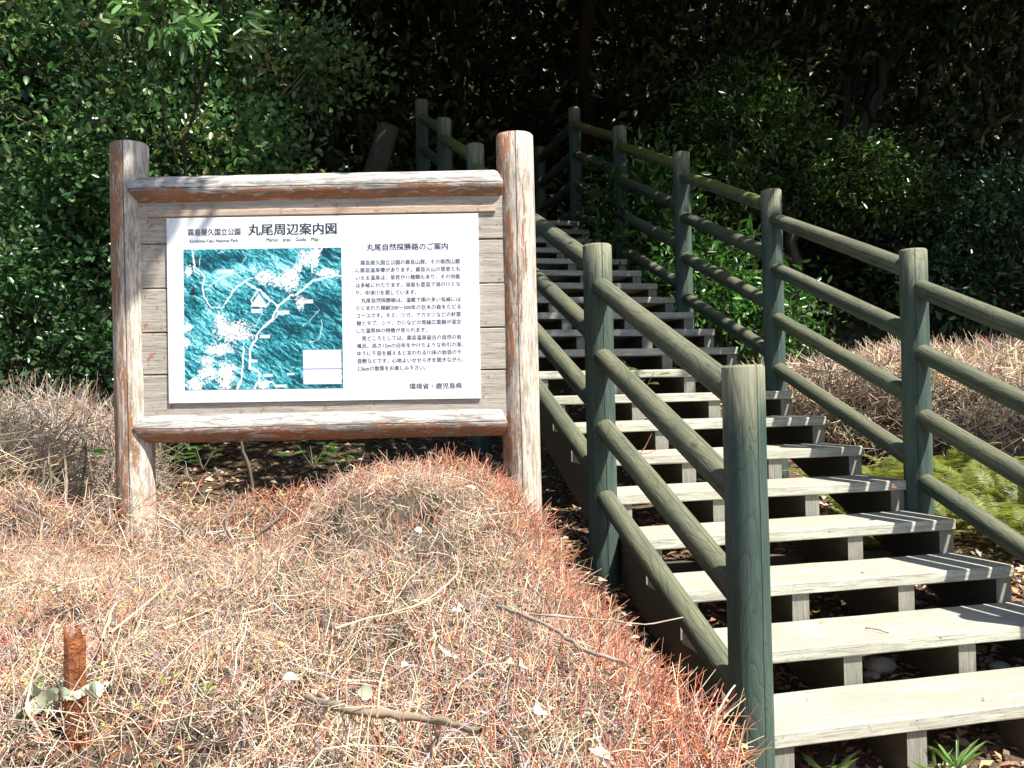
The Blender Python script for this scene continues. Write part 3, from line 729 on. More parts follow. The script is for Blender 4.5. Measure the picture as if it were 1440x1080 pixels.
# loose taller twigs in front of the left post and across the stake
def loose(n, x0, x1, y0, y1, z0, z1, lo, hi, r, wts):
    B = np.stack([rng.uniform(x0, x1, n), rng.uniform(y0, y1, n), rng.uniform(z0, z1, n)], -1)
    P, rd, C = twigs_from(B, np.tile(A([.1, -.1, .8]), (n, 1)), n, rng, lo, hi, r, wts, np.full(n, .12), 1.0, 5, .8)
    parts.append(tubes(P, rd, C))
loose(620, -2.05, -1.28, 3.60, 3.92, -.72, -.42, .06, .20, .0017, [2, 4, 4, 6, 2, 1])
loose(420, -1.30, -.62, 3.45, 3.80, -.70, -.50, .06, .18, .0017, [3, 3, 5, 5, 4, 1])
loose(90, -.80, -.58, 1.42, 1.56, -.66, -.46, .06, .16, .0009, [3, 4, 3, 5, 1, 1])
V, Fq, C = join(*parts)
tw = link('twigs', mesh_np('twigs', V-off, Fq, M_TWIG, C), hedge, hedge.location, kind='stuff')
# thick crooked stems showing through the open left part of the hedge
def stem(parent, pts, r0, r1, mat=M_TWIG, col=(.42, .38, .32), name='stem', ns=7, label=None):
    p = np.array(pts, float); t = np.linspace(0, len(p)-1, (len(p)-1)*4+1)
    P = np.stack([np.interp(t, np.arange(len(p)), p[:, i]) for i in range(3)], -1)
    for _ in range(2): P[1:-1] = (P[:-2]+2*P[1:-1]+P[2:])/4
    P = P + RNG.normal(size=P.shape)*r0*.22
    rr = np.linspace(r0, r1, len(P))*(1+.12*RNG.normal(size=len(P)))
    V, Fq, C = tubes(P[None], rr[None], np.array([col]), ns)
    o0 = P[0].copy()
    return mesh_np(name, V-o0, Fq, mat, C*RNG.uniform(.75, 1.2, (len(C), 1)), smooth=True), Vector(o0)
for pts, r in ((((-1.12, 3.55, -.95), (-1.1, 3.4, -.62), (-1.02, 3.35, -.52), (-.9, 3.2, -.5), (-.8, 3.15, -.42)), .011), (((-.95, 3.5, -.9), (-.98, 3.4, -.6), (-1.05, 3.3, -.47), (-1.0, 3.3, -.38)), .010), (((-1.3, 3.6, -.9), (-1.25, 3.45, -.6), (-1.2, 3.35, -.48), (-1.28, 3.3, -.42)), .008)):
    me, o0 = stem(hedge, pts, r, r*.5); link('stem', me, hedge, o0)

# long arching shoots over the hedge and the cut branch lying on it
def arch(name, pix, r0, r1, label, cat, col, group=None, ns=7):
    pts = [unproj(px, py, Y) for px, py, Y in pix]
    me, o0 = stem(None, pts, r0, r1, col=col, name=name, ns=ns)
    return tag(link(name, me, None, o0), label, cat, group)
def on_hedge(px, py, lift=.02):
    lo, hi = .8, 4.2
    for _ in range(40):
        m = (lo+hi)/2; p = unproj(px, py, m)
        if p.z > float(hedge_top(np.array(p.x), np.array(p.y))) + lift: lo = m
        else: hi = m
    return unproj(px, py, (lo+hi)/2)
def lay(name, pix, r0, r1, label, cat, col, lift=.025):
    pts = [on_hedge(px, py, lift) for px, py in pix]
    me, o0 = stem(None, pts, r0, r1, col=col, name=name); return tag(link(name, me, None, o0), label, cat)
lay('cut_branch', [(437, 982), (470, 994), (530, 1002), (600, 1012), (640, 1018), (674, 1030)], .0072, .0046, 'cut grey brown branch with pale ends lying on the twiggy hedge', 'branch', (.30, .24, .17))
lay('twig', [(438, 973), (452, 980), (462, 989)], .0055, .0045, 'short cut stub of wood beside the left end of the cut branch', 'twig', (.42, .36, .27))
lay('bare_branch', [(703, 853), (740, 866), (790, 890), (820, 915), (860, 925), (905, 945), (935, 958)], .0048, .0022, 'long thin grey branch lying across the right part of the hedge', 'branch', (.30, .25, .20), .03)
lay('bare_branch', [(745, 864), (800, 868), (860, 872), (905, 880), (960, 868)], .0030, .0014, 'thin grey side shoot running almost level above the long grey branch', 'branch', (.36, .30, .25), .035)
for pix, r, lab in (([(560, 862), (600, 846), (640, 812), (646, 800), (640, 780)], .0028, 'pale orange arching shoot in the middle of the hedge'),
                    ([(470, 885), (520, 868), (570, 858), (620, 838)], .0026, 'pale curved shoot sloping up through the centre of the hedge'),
                    ([(60, 1035), (35, 1000), (45, 955), (62, 905), (80, 865), (110, 850)], .0026, 'cream tendril curling up beside the rusty stake'),
                    ([(143, 900), (150, 880), (160, 850), (170, 845)], .0042, 'pale peeled stick standing above the rusty stake'),
                    ([(155, 890), (200, 855), (260, 800), (290, 780)], .0030, 'long pale stick slanting up right from the rusty stake'),
                    ([(230, 885), (270, 868), (300, 856)], .0022, 'short yellowish shoot below the left sign post'),
                    ([(530, 1010), (534, 960), (545, 920), (580, 905)], .0020, 'pale hooked stalk over the lower hedge')):
    lay('arching_shoot', pix, r, r*.5, lab, 'twig', (.66, .50, .34), .03)
# free branch tips reaching from the hedge corner towards the nearest railing post
arch('bare_branch', [(985, 1045, 1.75), (1000, 1015, 1.8), (1015, 990, 1.85), (1033, 964, 1.9)], .0036, .0018, 'grey forked branch tip rising from the hedge corner beside the nearest post', 'branch', (.52, .45, .38))
arch('bare_branch', [(960, 1010, 1.7), (990, 1022, 1.75), (1015, 1015, 1.8), (1028, 998, 1.85)], .0022, .0012, 'thin reddish branch tip below the grey forked one', 'branch', (.55, .30, .18))

# dead leaves on the hedge
def leaf_obj(name, p, ln, wdt, ang, col, label, cat='leaf', group=None, tilt=.3):
    n = 6; V = []; Fc = []
    for i in range(n+1):
        t = i/n; wv = wdt*.5*math.sin(math.pi*min(1, t*.92+.04))**.8
        zc = .25*ln*math.sin(t*2.4)*.5
        V += [(t*ln, -wv, zc+wv*.5), (t*ln, 0, zc), (t*ln, wv, zc+wv*.35)]
    for i in range(n):
        a = i*3; Fc += [(a, a+3, a+4, a+1), (a+1, a+4, a+5, a+2)]
    me = mesh_np(name, np.array(V), np.array(Fc), M_DRY, np.tile(np.array(col), (len(V), 1)), smooth=True)
    o = link(name, me, None, p, rot=(random.uniform(-.5, .5)+.9, tilt, ang))
    return tag(o, label, cat, group)
for (px, py, ln, wdt, ang, col, lab) in (
        (565, 938, .045, .018, 1.4, (.70, .60, .48), 'pale curled dead leaf left of the hedge centre, above the cut branch'),
        (617, 905, .060, .014, -.7, (.72, .60, .50), 'long narrow bleached leaf slanting down in the lower middle of the hedge'),
        (636, 858, .022, .018, .5, (.82, .78, .74), 'small white scrap of leaf near the middle of the hedge'),
        (640, 846, .030, .008, -.8, (.68, .56, .50), 'thin pale leaf curled just above the small white scrap'),
        (730, 936, .042, .020, 1.5, (.72, .58, .38), 'broad yellowish dead leaf standing in the lower right of the hedge'),
        (712, 932, .034, .013, 1.3, (.74, .64, .30), 'yellow dead leaf just left of the broad yellowish one'),
        (752, 1003, .030, .022, 1.2, (.76, .66, .56), 'pale crumpled leaf at the lower right of the hedge'),
        (772, 995, .028, .018, 1.7, (.78, .70, .62), 'pale leaf right beside the crumpled one'),
        (678, 1002, .032, .013, 1.8, (.70, .62, .56), 'small grey leaf above the right tip of the cut branch'),
        (503, 972, .026, .026, .2, (.34, .38, .27), 'grey green round leaf hanging above the cut branch'),
        (398, 955, .030, .022, .8, (.76, .72, .66), 'white papery leaf left of the cut branch'),
        (583, 745, .022, .020, .5, (.70, .56, .40), 'light brown leaf high on the hedge below the sign'),
        (655, 684, .034, .014, .1, (.60, .44, .32), 'brown leaf caught on the crest of the hedge'),
        (828, 1052, .034, .012, -.5, (.78, .66, .46), 'cream leaf near the bottom edge of the hedge')):
    leaf_obj('dry_leaf', on_hedge(px, py, .03), ln, wdt, ang, col, lab, 'leaf', 'dead leaves caught on the hedge')

# rusty stake with a torn ribbon
sp = unproj(104, 888, 1.62)
V = []; Fc = []
rr = random.Random(4)
stake_h = .75; ns = 12; nr = 14
for i in range(nr+1):
    z = -stake_h*i/nr
    for j in range(ns):
        a = 2*math.pi*j/ns; r = .0185*(1+.13*rr.uniform(-1, 1)+.05*math.sin(3*a))
        V.append((r*math.cos(a), r*math.sin(a), z + (rr.uniform(-.022, .014) if i == 0 else 0)))
for i in range(nr):
    for j in range(ns):
        p = i*ns+j; q = i*ns+(j+1) % ns; Fc.append((q, p, p+ns, q+ns))
V.append((0, 0, -.02)); c_ = len(V)-1
for j in range(ns): Fc.append((j, (j+1) % ns, c_))
tag(link('rusty_stake', mesh_py('rusty_stake', V, Fc, M_RUST), None, sp), 'rusty orange steel stake with a ragged top standing among the hedge twigs', 'stake')
rb = []; Fr = []
for k in range(2):
    n0 = len(rb); nseg = 16
    for i in range(nseg+1):
        a = 2*math.pi*i/nseg
        r = .0222 + .002*math.sin(5*a+k)
        for h_ in (-.006, .006): rb.append((r*math.cos(a), r*math.sin(a), h_*(1+.4*math.sin(3*a+k*2)) + k*.005 + .002*math.sin(2*a)))
    for i in range(nseg): Fr.append((n0+2*i, n0+2*i+2, n0+2*i+3, n0+2*i+1))
for (sx, sz, ln) in ((-1, .25, .055), (-1, -.35, .05), (1, .3, .035)):
    n0 = len(rb); nseg = 7
    for i in range(nseg+1):
        t = i/nseg; x_ = sx*(.022+ln*t); z_ = sz*ln*t + .006*math.sin(t*9+sz*5); wv = .004+.010*math.sin(math.pi*min(1, t*.9))
        rb += [(x_, -.018+.01*math.sin(t*5), z_-wv), (x_, -.022+.008*math.cos(t*6), z_+wv)]
    for i in range(nseg): Fr.append((n0+2*i, n0+2*i+2, n0+2*i+3, n0+2*i+1))
tag(link('ribbon', mesh_py('ribbon', rb, Fr, M_RIBBON, True), None, sp+Vector((0, 0, -.105))), 'torn pale green plastic ribbon tied round the rusty stake', 'ribbon')

# other shrubs of dry twigs : right hedge and the grey shrubs left of the sign
def mound_twigs(name, label, cat, cx, cy, rx, ry, zb, zt, n, wts, red, lmin=.06, lmax=.2, rad=.003, stems=True, seed=1, flat=2.2, core=True, spread=.8, group=None, notop=False):
    rng = np.random.default_rng(seed)
    root = empty(name, (cx, cy, zb), label, cat, group); off = A(root.location)
    def top(x, y):
        d = np.abs((x-cx)/rx)**flat + np.abs((y-cy)/ry)**flat
        return zb + (zt-zb)*np.clip(1-d, 0, 1)**.45 + .14*(fbm(x*2.2, y*2.2, 3, seed)-.5) + .06*(fbm(x*8, y*8, 2, seed+3)-.5)
    x = cx + rx*rng.uniform(-1, 1, n); y = cy + ry*rng.uniform(-1, 1, n)
    d = np.abs((x-cx)/rx)**flat + np.abs((y-cy)/ry)**flat; k = d < .999; x = x[k]; y = y[k]; d = d[k]
    z = top(x, y); dep = rng.uniform(0, 1, len(x))**1.6*.22*(zt-zb); 
    Nn = np.stack([(x-cx)/rx*d, (y-cy)/ry*d, 1.2-d], -1); Nn /= np.linalg.norm(Nn, axis=1, keepdims=True)+1e-6
    B = np.stack([x, y, z-dep], -1)
    P, rd, C = twigs_from(B, Nn, len(x), rng, lmin, lmax, rad, wts, np.full(len(x), red), .55, 3, spread)
    parts = [tubes(P, rd, C)]
    # front face fill
    m = n//3; a = rng.uniform(-math.pi, 0, m); sx = np.sign(np.cos(a))*np.abs(np.cos(a))**(2/flat); sy = -np.abs(np.sin(a))**(2/flat)
    x = cx+rx*sx*.97; y = cy+ry*sy*.97; h = rng.uniform(.08, 1, m)
    B = np.stack([x, y + rng.uniform(0, .25, m), zb + (zt-zb)*h*.85], -1)
    P, rd, C = twigs_from(B, np.stack([sx, sy, .6+0*sx], -1), m, rng, lmin, lmax, rad, wts, np.full(m, red*.6), .6, 3, spread)
    parts.append(tubes(P, rd, C))
    V, Fq, C = join(*parts)
    link('twigs', mesh_np('twigs', V-off, Fq, M_TWIG, C), root, root.location, kind='stuff')
    if core:
        th = np.linspace(0, 2*np.pi, 41)[:-1]; ph = np.linspace(0, 1, 14)
        T, Pq = np.meshgrid(th, ph); q = Pq*.93
        X_ = cx + rx*q*np.sign(np.cos(T))*np.abs(np.cos(T))**(2/flat); Y_ = cy + ry*q*np.sign(np.sin(T))*np.abs(np.sin(T))**(2/flat)
        Z_ = top(X_, Y_) - .13*(zt-zb) - .02; Z_[-1] = zb + .05*(zt-zb)
        ii = np.arange(T.size).reshape(T.shape); jn = np.roll(ii, -1, axis=1)
        fq = np.stack([ii[:-1], ii[1:], jn[1:], jn[:-1]], -1).reshape(-1, 4)
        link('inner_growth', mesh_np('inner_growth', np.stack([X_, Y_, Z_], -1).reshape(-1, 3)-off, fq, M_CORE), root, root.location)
    if stems:
        m = 70; x = cx+rx*rng.uniform(-.95, .95, m); y = cy+ry*rng.uniform(-.95, .5, m)
        zg = ground(x, y)-.05; B = np.stack([x, y, zg], -1)
        Tt = np.linspace(0, 1, 6)[None, :, None]
        E = B + np.stack([rng.normal(size=m)*.12, rng.normal(size=m)*.12, (zb+(zt-zb)*.75)-zg], -1)
        P = B[:, None]*(1-Tt)+E[:, None]*Tt + rng.normal(size=(m, 6, 3))*.02
        V, Fq, C = tubes(P, np.tile(np.linspace(.012, .005, 6), (m, 1)), palette(m, [(.22, .17, .13), (.35, .28, .22)], [1, 1]), 5)
        link('stems', mesh_np('stems', V-off, Fq, M_TWIG, C, smooth=True), root, root.location, kind='stuff')
    return root
mound_twigs('twiggy_hedge', 'low dry hedge of brown and grey twigs beyond the right railing, above the ferns', 'hedge', 4.45, 8.1, 2.4, 1.45, -.62, .29, 21000, [1, 4, 5, 8, 2, 2], .04, .06, .20, .0032, seed=31, flat=3.2)
mound_twigs('dry_shrub', 'pale grey green leafless shrub at the left edge beside the hedge', 'shrub', -2.72, 4.35, .62, .62, -.85, -.02, 8500, [0, 1, 4, 8, 1, 0], .0, .08, .26, .0020, seed=41, flat=2, spread=.7, core=False)
mound_twigs('dry_shrub', 'dim grey brown leafless shrub just behind the left sign post', 'shrub', -2.95, 5.7, .75, .6, -.75, .02, 6000, [0, 1, 6, 2, 4, 2], .0, .08, .24, .0022, seed=43, flat=2, spread=.75, core=False)

# ------------------------------------------------------------------ litter on the ground
rng = np.random.default_rng(77)
def litter(name, x, y, lmin, lmax, cols, wts, lift=.012):
    n = len(x); z = ground(x, y) + rng.uniform(.002, lift, n)
    a = rng.uniform(0, 6.28, n); D = np.stack([np.cos(a), np.sin(a), rng.normal(size=n)*.25], -1)
    Nn = np.stack([rng.normal(size=n)*.35, rng.normal(size=n)*.35, np.ones(n)], -1); L = rng.uniform(lmin, lmax, n)
    V, Fq, C = leaves(np.stack([x, y, z], -1), D, Nn, L, L*rng.uniform(.35, .6, n), palette(n, cols, wts, .25, rng), True, .22)
    return tag(link(name, mesh_np(name, V, Fq, M_DRY, C)), kind='stuff')
LC = [(.42, .27, .16), (.28, .16, .09), (.58, .44, .29), (.17, .11, .07), (.68, .58, .45)]
n = 26000; x = np.concatenate([rng.uniform(-4, 4.5, n), rng.uniform(0.2, 3.6, 12000)]); y = np.concatenate([rng.uniform(2.6, 9.5, n), rng.uniform(2.4, 6, 12000)])
litter('leaf_litter', x, y, .03, .075, LC, [3, 3, 2, 2, 1])
n1 = 26000; n2 = 24000; n = n1+n2; x = np.concatenate([rng.uniform(-14, 16, n1), rng.uniform(-22, 22, n2)]); y = np.concatenate([rng.uniform(9.6, 20, n1), rng.uniform(18, 40, n2)]); far = np.arange(n) >= n1; z = ground(x, y) + rng.uniform(0, 1, n)*np.where(far, 3.5, .55)
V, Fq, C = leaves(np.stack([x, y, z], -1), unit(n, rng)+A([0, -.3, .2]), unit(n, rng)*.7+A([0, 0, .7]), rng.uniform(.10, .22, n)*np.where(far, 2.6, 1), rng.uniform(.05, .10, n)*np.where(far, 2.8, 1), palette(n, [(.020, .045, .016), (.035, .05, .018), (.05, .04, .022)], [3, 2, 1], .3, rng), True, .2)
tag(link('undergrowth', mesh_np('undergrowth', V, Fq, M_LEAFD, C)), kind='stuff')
def stone(p, s, label, seed):
    rr = random.Random(seed); V = []; Fc = []; n1, n2 = 7, 10
    for i in range(n1+1):
        t = math.pi*i/n1
        for j in range(n2):
            a = 2*math.pi*j/n2; k = 1+.16*math.sin(2*a+seed)+.10*rr.uniform(-1, 1)
            V.append((s[0]*k*math.sin(t)*math.cos(a), s[1]*k*math.sin(t)*math.sin(a), s[2]*math.cos(t)*(1+.1*rr.uniform(-1, 1))))
    for i in range(n1):
        for j in range(n2):
            p_ = i*n2+j; q = i*n2+(j+1) % n2; Fc.append((p_, p_+n2, q+n2, q))
    return tag(link('stone', mesh_py('stone', V, Fc, M_STONE, True), None, p), label, 'stone')
def on_ground(px, py, lift=0.0, ymax=12):
    lo, hi = 1.0, ymax
    for _ in range(40):
        m = (lo+hi)/2; p = unproj(px, py, m)
        if p.z > float(ground(p.x, p.y)) + lift: lo = m
        else: hi = m
    return unproj(px, py, (lo+hi)/2)
stone(on_ground(1238, 936, .03), (.065, .05, .04), 'pale round stone lying under the second lowest visible step', 1)
stone(on_ground(1405, 938, .02), (.04, .04, .025), 'small stone on the litter under the steps near the right edge', 2)
stone(on_ground(1225, 950, .01), (.035, .03, .02), 'little grey stone touching the pale round one', 3)

# debris on the steps
def on_tread(i, px, py):
    z = O.z + RISE*i + .004; lo, hi = 1.0, 14.0
    for _ in range(40):
        m = (lo+hi)/2
        if unproj(px, py, m).z > z: lo = m
        else: hi = m
    return unproj(px, py, (lo+hi)/2)
p0, p1 = on_tread(1, 1217, 884), on_tread(1, 1250, 891)
me, o0 = stem(None, [p0, (p0+p1)/2+Vector((0, 0, .004)), p1], .0028, .0018, col=(.16, .10, .06), name='twig'); tag(link('twig', me, None, o0+Vector((0, 0, .003))), 'short brown twig lying flat on the second lowest visible step', 'twig')
leaf_obj('dry_leaf', on_tread(1, 1152, 876), .022, .014, .4, (.40, .28, .16), 'tiny brown leaf on the back edge of the second lowest visible step', 'leaf', None, .0)
leaf_obj('dry_leaf', on_tread(4, 1272, 690)+Vector((-.02, .1, .004)), .05, .03, .9, (.14, .09, .05), 'dark dead leaf on the right end of the fifth step by the railing post', 'leaf', None, .0)
for (i_, px, py, lab) in ((0, 1385, 985, 'small brown leaf crumb on the lowest step near the right edge'), (0, 1137, 983, 'tiny dark crumb on the lowest step near the thick post'), (0, 1290, 1012, 'dark speck of bark in the middle of the lowest step'), (2, 1215, 806, 'tiny dark seed on the third step'), (1, 1320, 898, 'small curled leaf on the right half of the second step'), (3, 1165, 748, 'brown leaf crumb on the fourth step')):
    leaf_obj('leaf_crumb', on_tread(i_, px, py), .016, .009, px*.7, (.20, .13, .08), lab, 'leaf', 'crumbs of leaf on the steps', .0)
b = on_tread(5, 898, 640)
for k, (dx, dz, lab) in enumerate(((.07, .115, 'reddish twig standing up on a left step behind the rails'), (.10, .03, 'reddish twig lying low on the same step as the upright one'))):
    me, o0 = stem(None, [b, b+Vector((dx*.5, -.01, dz*.35)), b+Vector((dx, -.02, dz))], .0032, .0016, col=(.50, .20, .13), name='twig'); tag(link('twig', me, None, o0), lab, 'twig')

# ------------------------------------------------------------------ ferns and small plants
def frond_mesh(seed, L=.42, wd=.12):
    rr = np.random.default_rng(seed); n = 26; V = []; Fc = []; C = []
    def pos(t): return np.array([L*t*(1-.12*t), 0, L*(.55*t-.62*t*t)])
    for i in range(n):
        t = .12+.86*i/n; p = pos(t); d = pos(t+.02)-p; d /= np.linalg.norm(d)
        ln = wd*math.sin(math.pi*min(1, .12+t*.88))**.7*(1-.35*t)*rr.uniform(.85, 1.1)
        for s in (-1, 1):
            k = len(V); side = np.array([.35, s, -.18+rr.uniform(-.1, .1)]); side /= np.linalg.norm(side); hw = d*L/n*.30
            mid = p+side*ln*.5+np.array([0, 0, .006])
            V += [p-hw*.7, p+hw*.7, mid+hw, p+side*ln, mid-hw]; Fc += [(k, k+1, k+2, k+4), (k+4, k+2, k+3, k+3)]
            C += [np.array([.20, .23, .06])*rr.uniform(.55, 1.35)]*5
    Fq = [f if f[2] != f[3] else f[:3] for f in Fc]
    me = bpy.data.meshes.new('frond'); me.from_pydata([tuple(map(float, v)) for v in V], [], Fq); me.update()
    a = me.color_attributes.new('Col', 'FLOAT_COLOR', 'POINT'); c = np.ones((len(V), 4), np.float32); c[:, :3] = np.array(C); a.data.foreach_set('color', c.ravel())
    me.materials.append(M_FERN); return me
FR = [frond_mesh(s) for s in range(5)]
rr = random.Random(12)
fern_spots = [(1330, 690, 'fern just right of the nearest right railing post, its fronds touching the post'), (1365, 672, 'fern on the slope above the lowest visible right rail, second from the post'),
    (1400, 690, 'bright fern between the third and lowest right rails'), (1432, 705, 'fern at the right edge of the photo between the third and lowest rails'), (1345, 722, 'low fern under the lowest right rail, close to the post'),
    (1385, 735, 'fern seen below the lowest right rail, half way to the edge'), (1420, 745, 'fern below the lowest right rail at the edge of the photo'), (1460, 760, 'fern cut off by the right edge, lowest of the group'),
    (1322, 655, 'fern right behind the railing post at the foot of the dry hedge'), (1440, 668, 'highest fern at the right edge, under the dry hedge'), (1475, 700, 'outermost fern beyond the right edge'), (1390, 655, 'fern at the foot of the dry hedge above the third rail'),
    (1235, 665, 'yellow green fern above the right end of the fifth step'), (1262, 655, 'fern left of the railing post, under the stems of the hedge'), (1192, 700, 'fern seen through the gap under the fifth step'), (1205, 735, 'fern seen through the gap under the fourth step'),
    (1160, 672, 'fern seen through the gap under the sixth step'), (1250, 600, 'small fern among the hedge stems above the sixth step'), (1225, 772, 'fern seen through the gap under the third step'), (1350, 640, 'fern hiding the foot of the hedge right of the railing post'), (1300, 745, 'fern behind the foot of the railing post')]
for k, (px, py, lab) in enumerate(fern_spots):
    p = on_ground(px, py, .12)
    g0 = float(ground(p.x, p.y))
    f = empty('fern', (p.x, p.y, max(g0, p.z-.16)), lab, 'fern', 'sunlit ferns right of the stairs')
    m = rr.randint(10, 13)
    for j in range(m):
        o = bpy.data.objects.new('frond', FR[rr.randrange(5)]); COL.objects.link(o); o.parent = f
        o.rotation_euler = (rr.uniform(-.2, .2), rr.uniform(-1.05, -.35), 6.283*j/m + rr.uniform(-.3, .3)); s = rr.uniform(.55, .95); o.scale = (s, s, s)
        o.location = (0, 0, rr.uniform(0, .03))
def leafy_plant(p, label, n, ln, wd, hgt, cols, seed, cat='plant', group=None, blade=False, spread=.1):
    rg_ = np.random.default_rng(seed); root = empty('leafy_plant' if not blade else 'grass_tuft', p, label, cat, group)
    for j in range(n):
        a = rg_.uniform(0, 6.28); h = hgt*rg_.uniform(.35, 1)
        Cn = np.array([[math.cos(a)*spread*rg_.uniform(.1, 1)*(.3 if blade else 1), math.sin(a)*spread*rg_.uniform(.1, 1)*(.3 if blade else 1), 0 if blade else h]])
        D = np.array([[math.cos(a), math.sin(a), 1.6 if blade else rg_.uniform(-.1, .5)]])
        V, Fq, C = leaves(Cn*0, D, np.array([[0, 0, 1.]])+.2*unit(1, rg_), np.array([ln*rg_.uniform(.7, 1.2)]), np.array([wd*rg_.uniform(.8, 1.2)]), palette(1, cols, [1]*len(cols), .15, rg_), False, .15, .30 if blade else .15)
        o = bpy.data.objects.new('leaf', mesh_np('leaf', V, Fq, M_LEAF, C, smooth=True)); COL.objects.link(o); o.parent = root; o.location = Cn[0]
    if not blade:
        m = 4; a = rg_.uniform(0, 6.28, m); E = np.stack([np.cos(a)*spread*.6, np.sin(a)*spread*.6, np.full(m, hgt*.9)], -1)
        T_ = np.linspace(0, 1, 5)[None, :, None]; P = E[:, None]*T_*np.array([1, 1, 1])
        V, Fq, C = tubes(P, np.tile(np.linspace(.004, .002, 5), (m, 1)), np.tile([[.10, .10, .05]], (m, 1)), 4)
        o = bpy.data.objects.new('stem', mesh_np('stem', V, Fq, M_TWIG, C)); COL.objects.link(o); o.parent = root
GREEN = [(.035, .12, .025), (.06, .17, .03), (.09, .20, .045)]
for k, (px, py, Y, lab) in enumerate(((440, 634, 5.2, 'small broad leaved plant under the middle of the sign'), (285, 636, 5.4, 'small green seedling under the left part of the sign'), (165, 640, 5.0, 'small green seedling just left of the left sign post'), (485, 640, 5.5, 'small leafy seedling under the sign, right of the broad leaved one'), (240, 640, 5.6, 'tiny bright seedling by the foot of the left sign post'))):
    p = unproj(px, py, Y); leafy_plant(p-Vector((0, 0, .10)), lab, 12, .075, .034, .14, GREEN, 60+k, spread=.13)
p = unproj(352, 655, 5.0); me, o0 = stem(None, [(p.x+.02, p.y, p.z-.25), (p.x, p.y, p.z), (p.x-.05, p.y, p.z+.10), (p.x-.06, p.y+.02, p.z+.35)], .011, .008, M_TWIG, (.11, .105, .07), 'sapling'); tag(link('sapling', me, None, o0), 'thin crooked bare sapling stem under the sign', 'sapling')
for k, (px, py, lab) in enumerate(((1165, 1075, 'grass tuft under the lowest visible step beside the nearest post'), (1345, 1062, 'narrow leaved green plant under the lowest visible step near its middle'), (1318, 1078, 'small grass tuft left of the narrow leaved plant'))):
    p = unproj(px, py+18, 3.22); leafy_plant(p, lab, 15, .115, .011, .1, [(.16, .28, .08), (.24, .36, .13)], 80+k, 'grass', None, True, .05)
for k, (px, py, lab) in enumerate(((80, 1040, 'broad green grass blades left of the rusty stake'), (125, 1078, 'green grass blades at the foot of the rusty stake'))):
    leafy_plant(unproj(px, py, 1.66), lab, 6, .13, .016, .1, [(.10, .24, .05)], 90+k, 'grass', None, True, .04)
leafy_plant(unproj(905, 552, 5.9), 'little green plant growing behind the open steps, left side', 10, .09, .05, .14, GREEN, 96, spread=.12)

# ------------------------------------------------------------------ trees and shrubs
def foliage(blobs, nc, per, ln, wd, cols, wts, seed, spread=.22, rin=.55, simple=True, mat=None, upb=.7, jit=.25, fold=.18, planar=.4):
    rg_ = np.random.default_rng(seed); bl = np.array(blobs, float)
    vol = (bl[:, 3]*bl[:, 4]*bl[:, 5])**.75; pk = rg_.choice(len(bl), nc, p=vol/vol.sum())
    u = unit(nc, rg_); rad = rin+(1-rin)*rg_.uniform(size=nc)**.6
    C0 = bl[pk, :3] + u*bl[pk, 3:6]*rad[:, None]
    out = u*.8 + unit(nc, rg_)*.6; out[:, 2] += .15; out /= np.linalg.norm(out, axis=1, keepdims=True)
    n = nc*per; ci = np.repeat(np.arange(nc), per)
    g = rg_.normal(size=(n, 3))*spread; g[:, 2] *= planar
    Cn = C0[ci] + g + out[ci]*rg_.normal(size=(n, 1))*spread*.8
    D = out[ci] + unit(n, rg_)*.9; D[:, 2] -= .12
    Nn = unit(n, rg_)*.75; Nn[:, 2] += upb; Nn[:, 1] -= .1
    L = ln*rg_.uniform(.65, 1.25, n); Wd = L*wd/ln*rg_.uniform(.8, 1.2, n)
    cc = palette(nc, cols, wts, jit, rg_)[ci]*rg_.uniform(.75, 1.3, (n, 1))
    return leaves(Cn, D, Nn, L, Wd, cc, simple, fold), C0
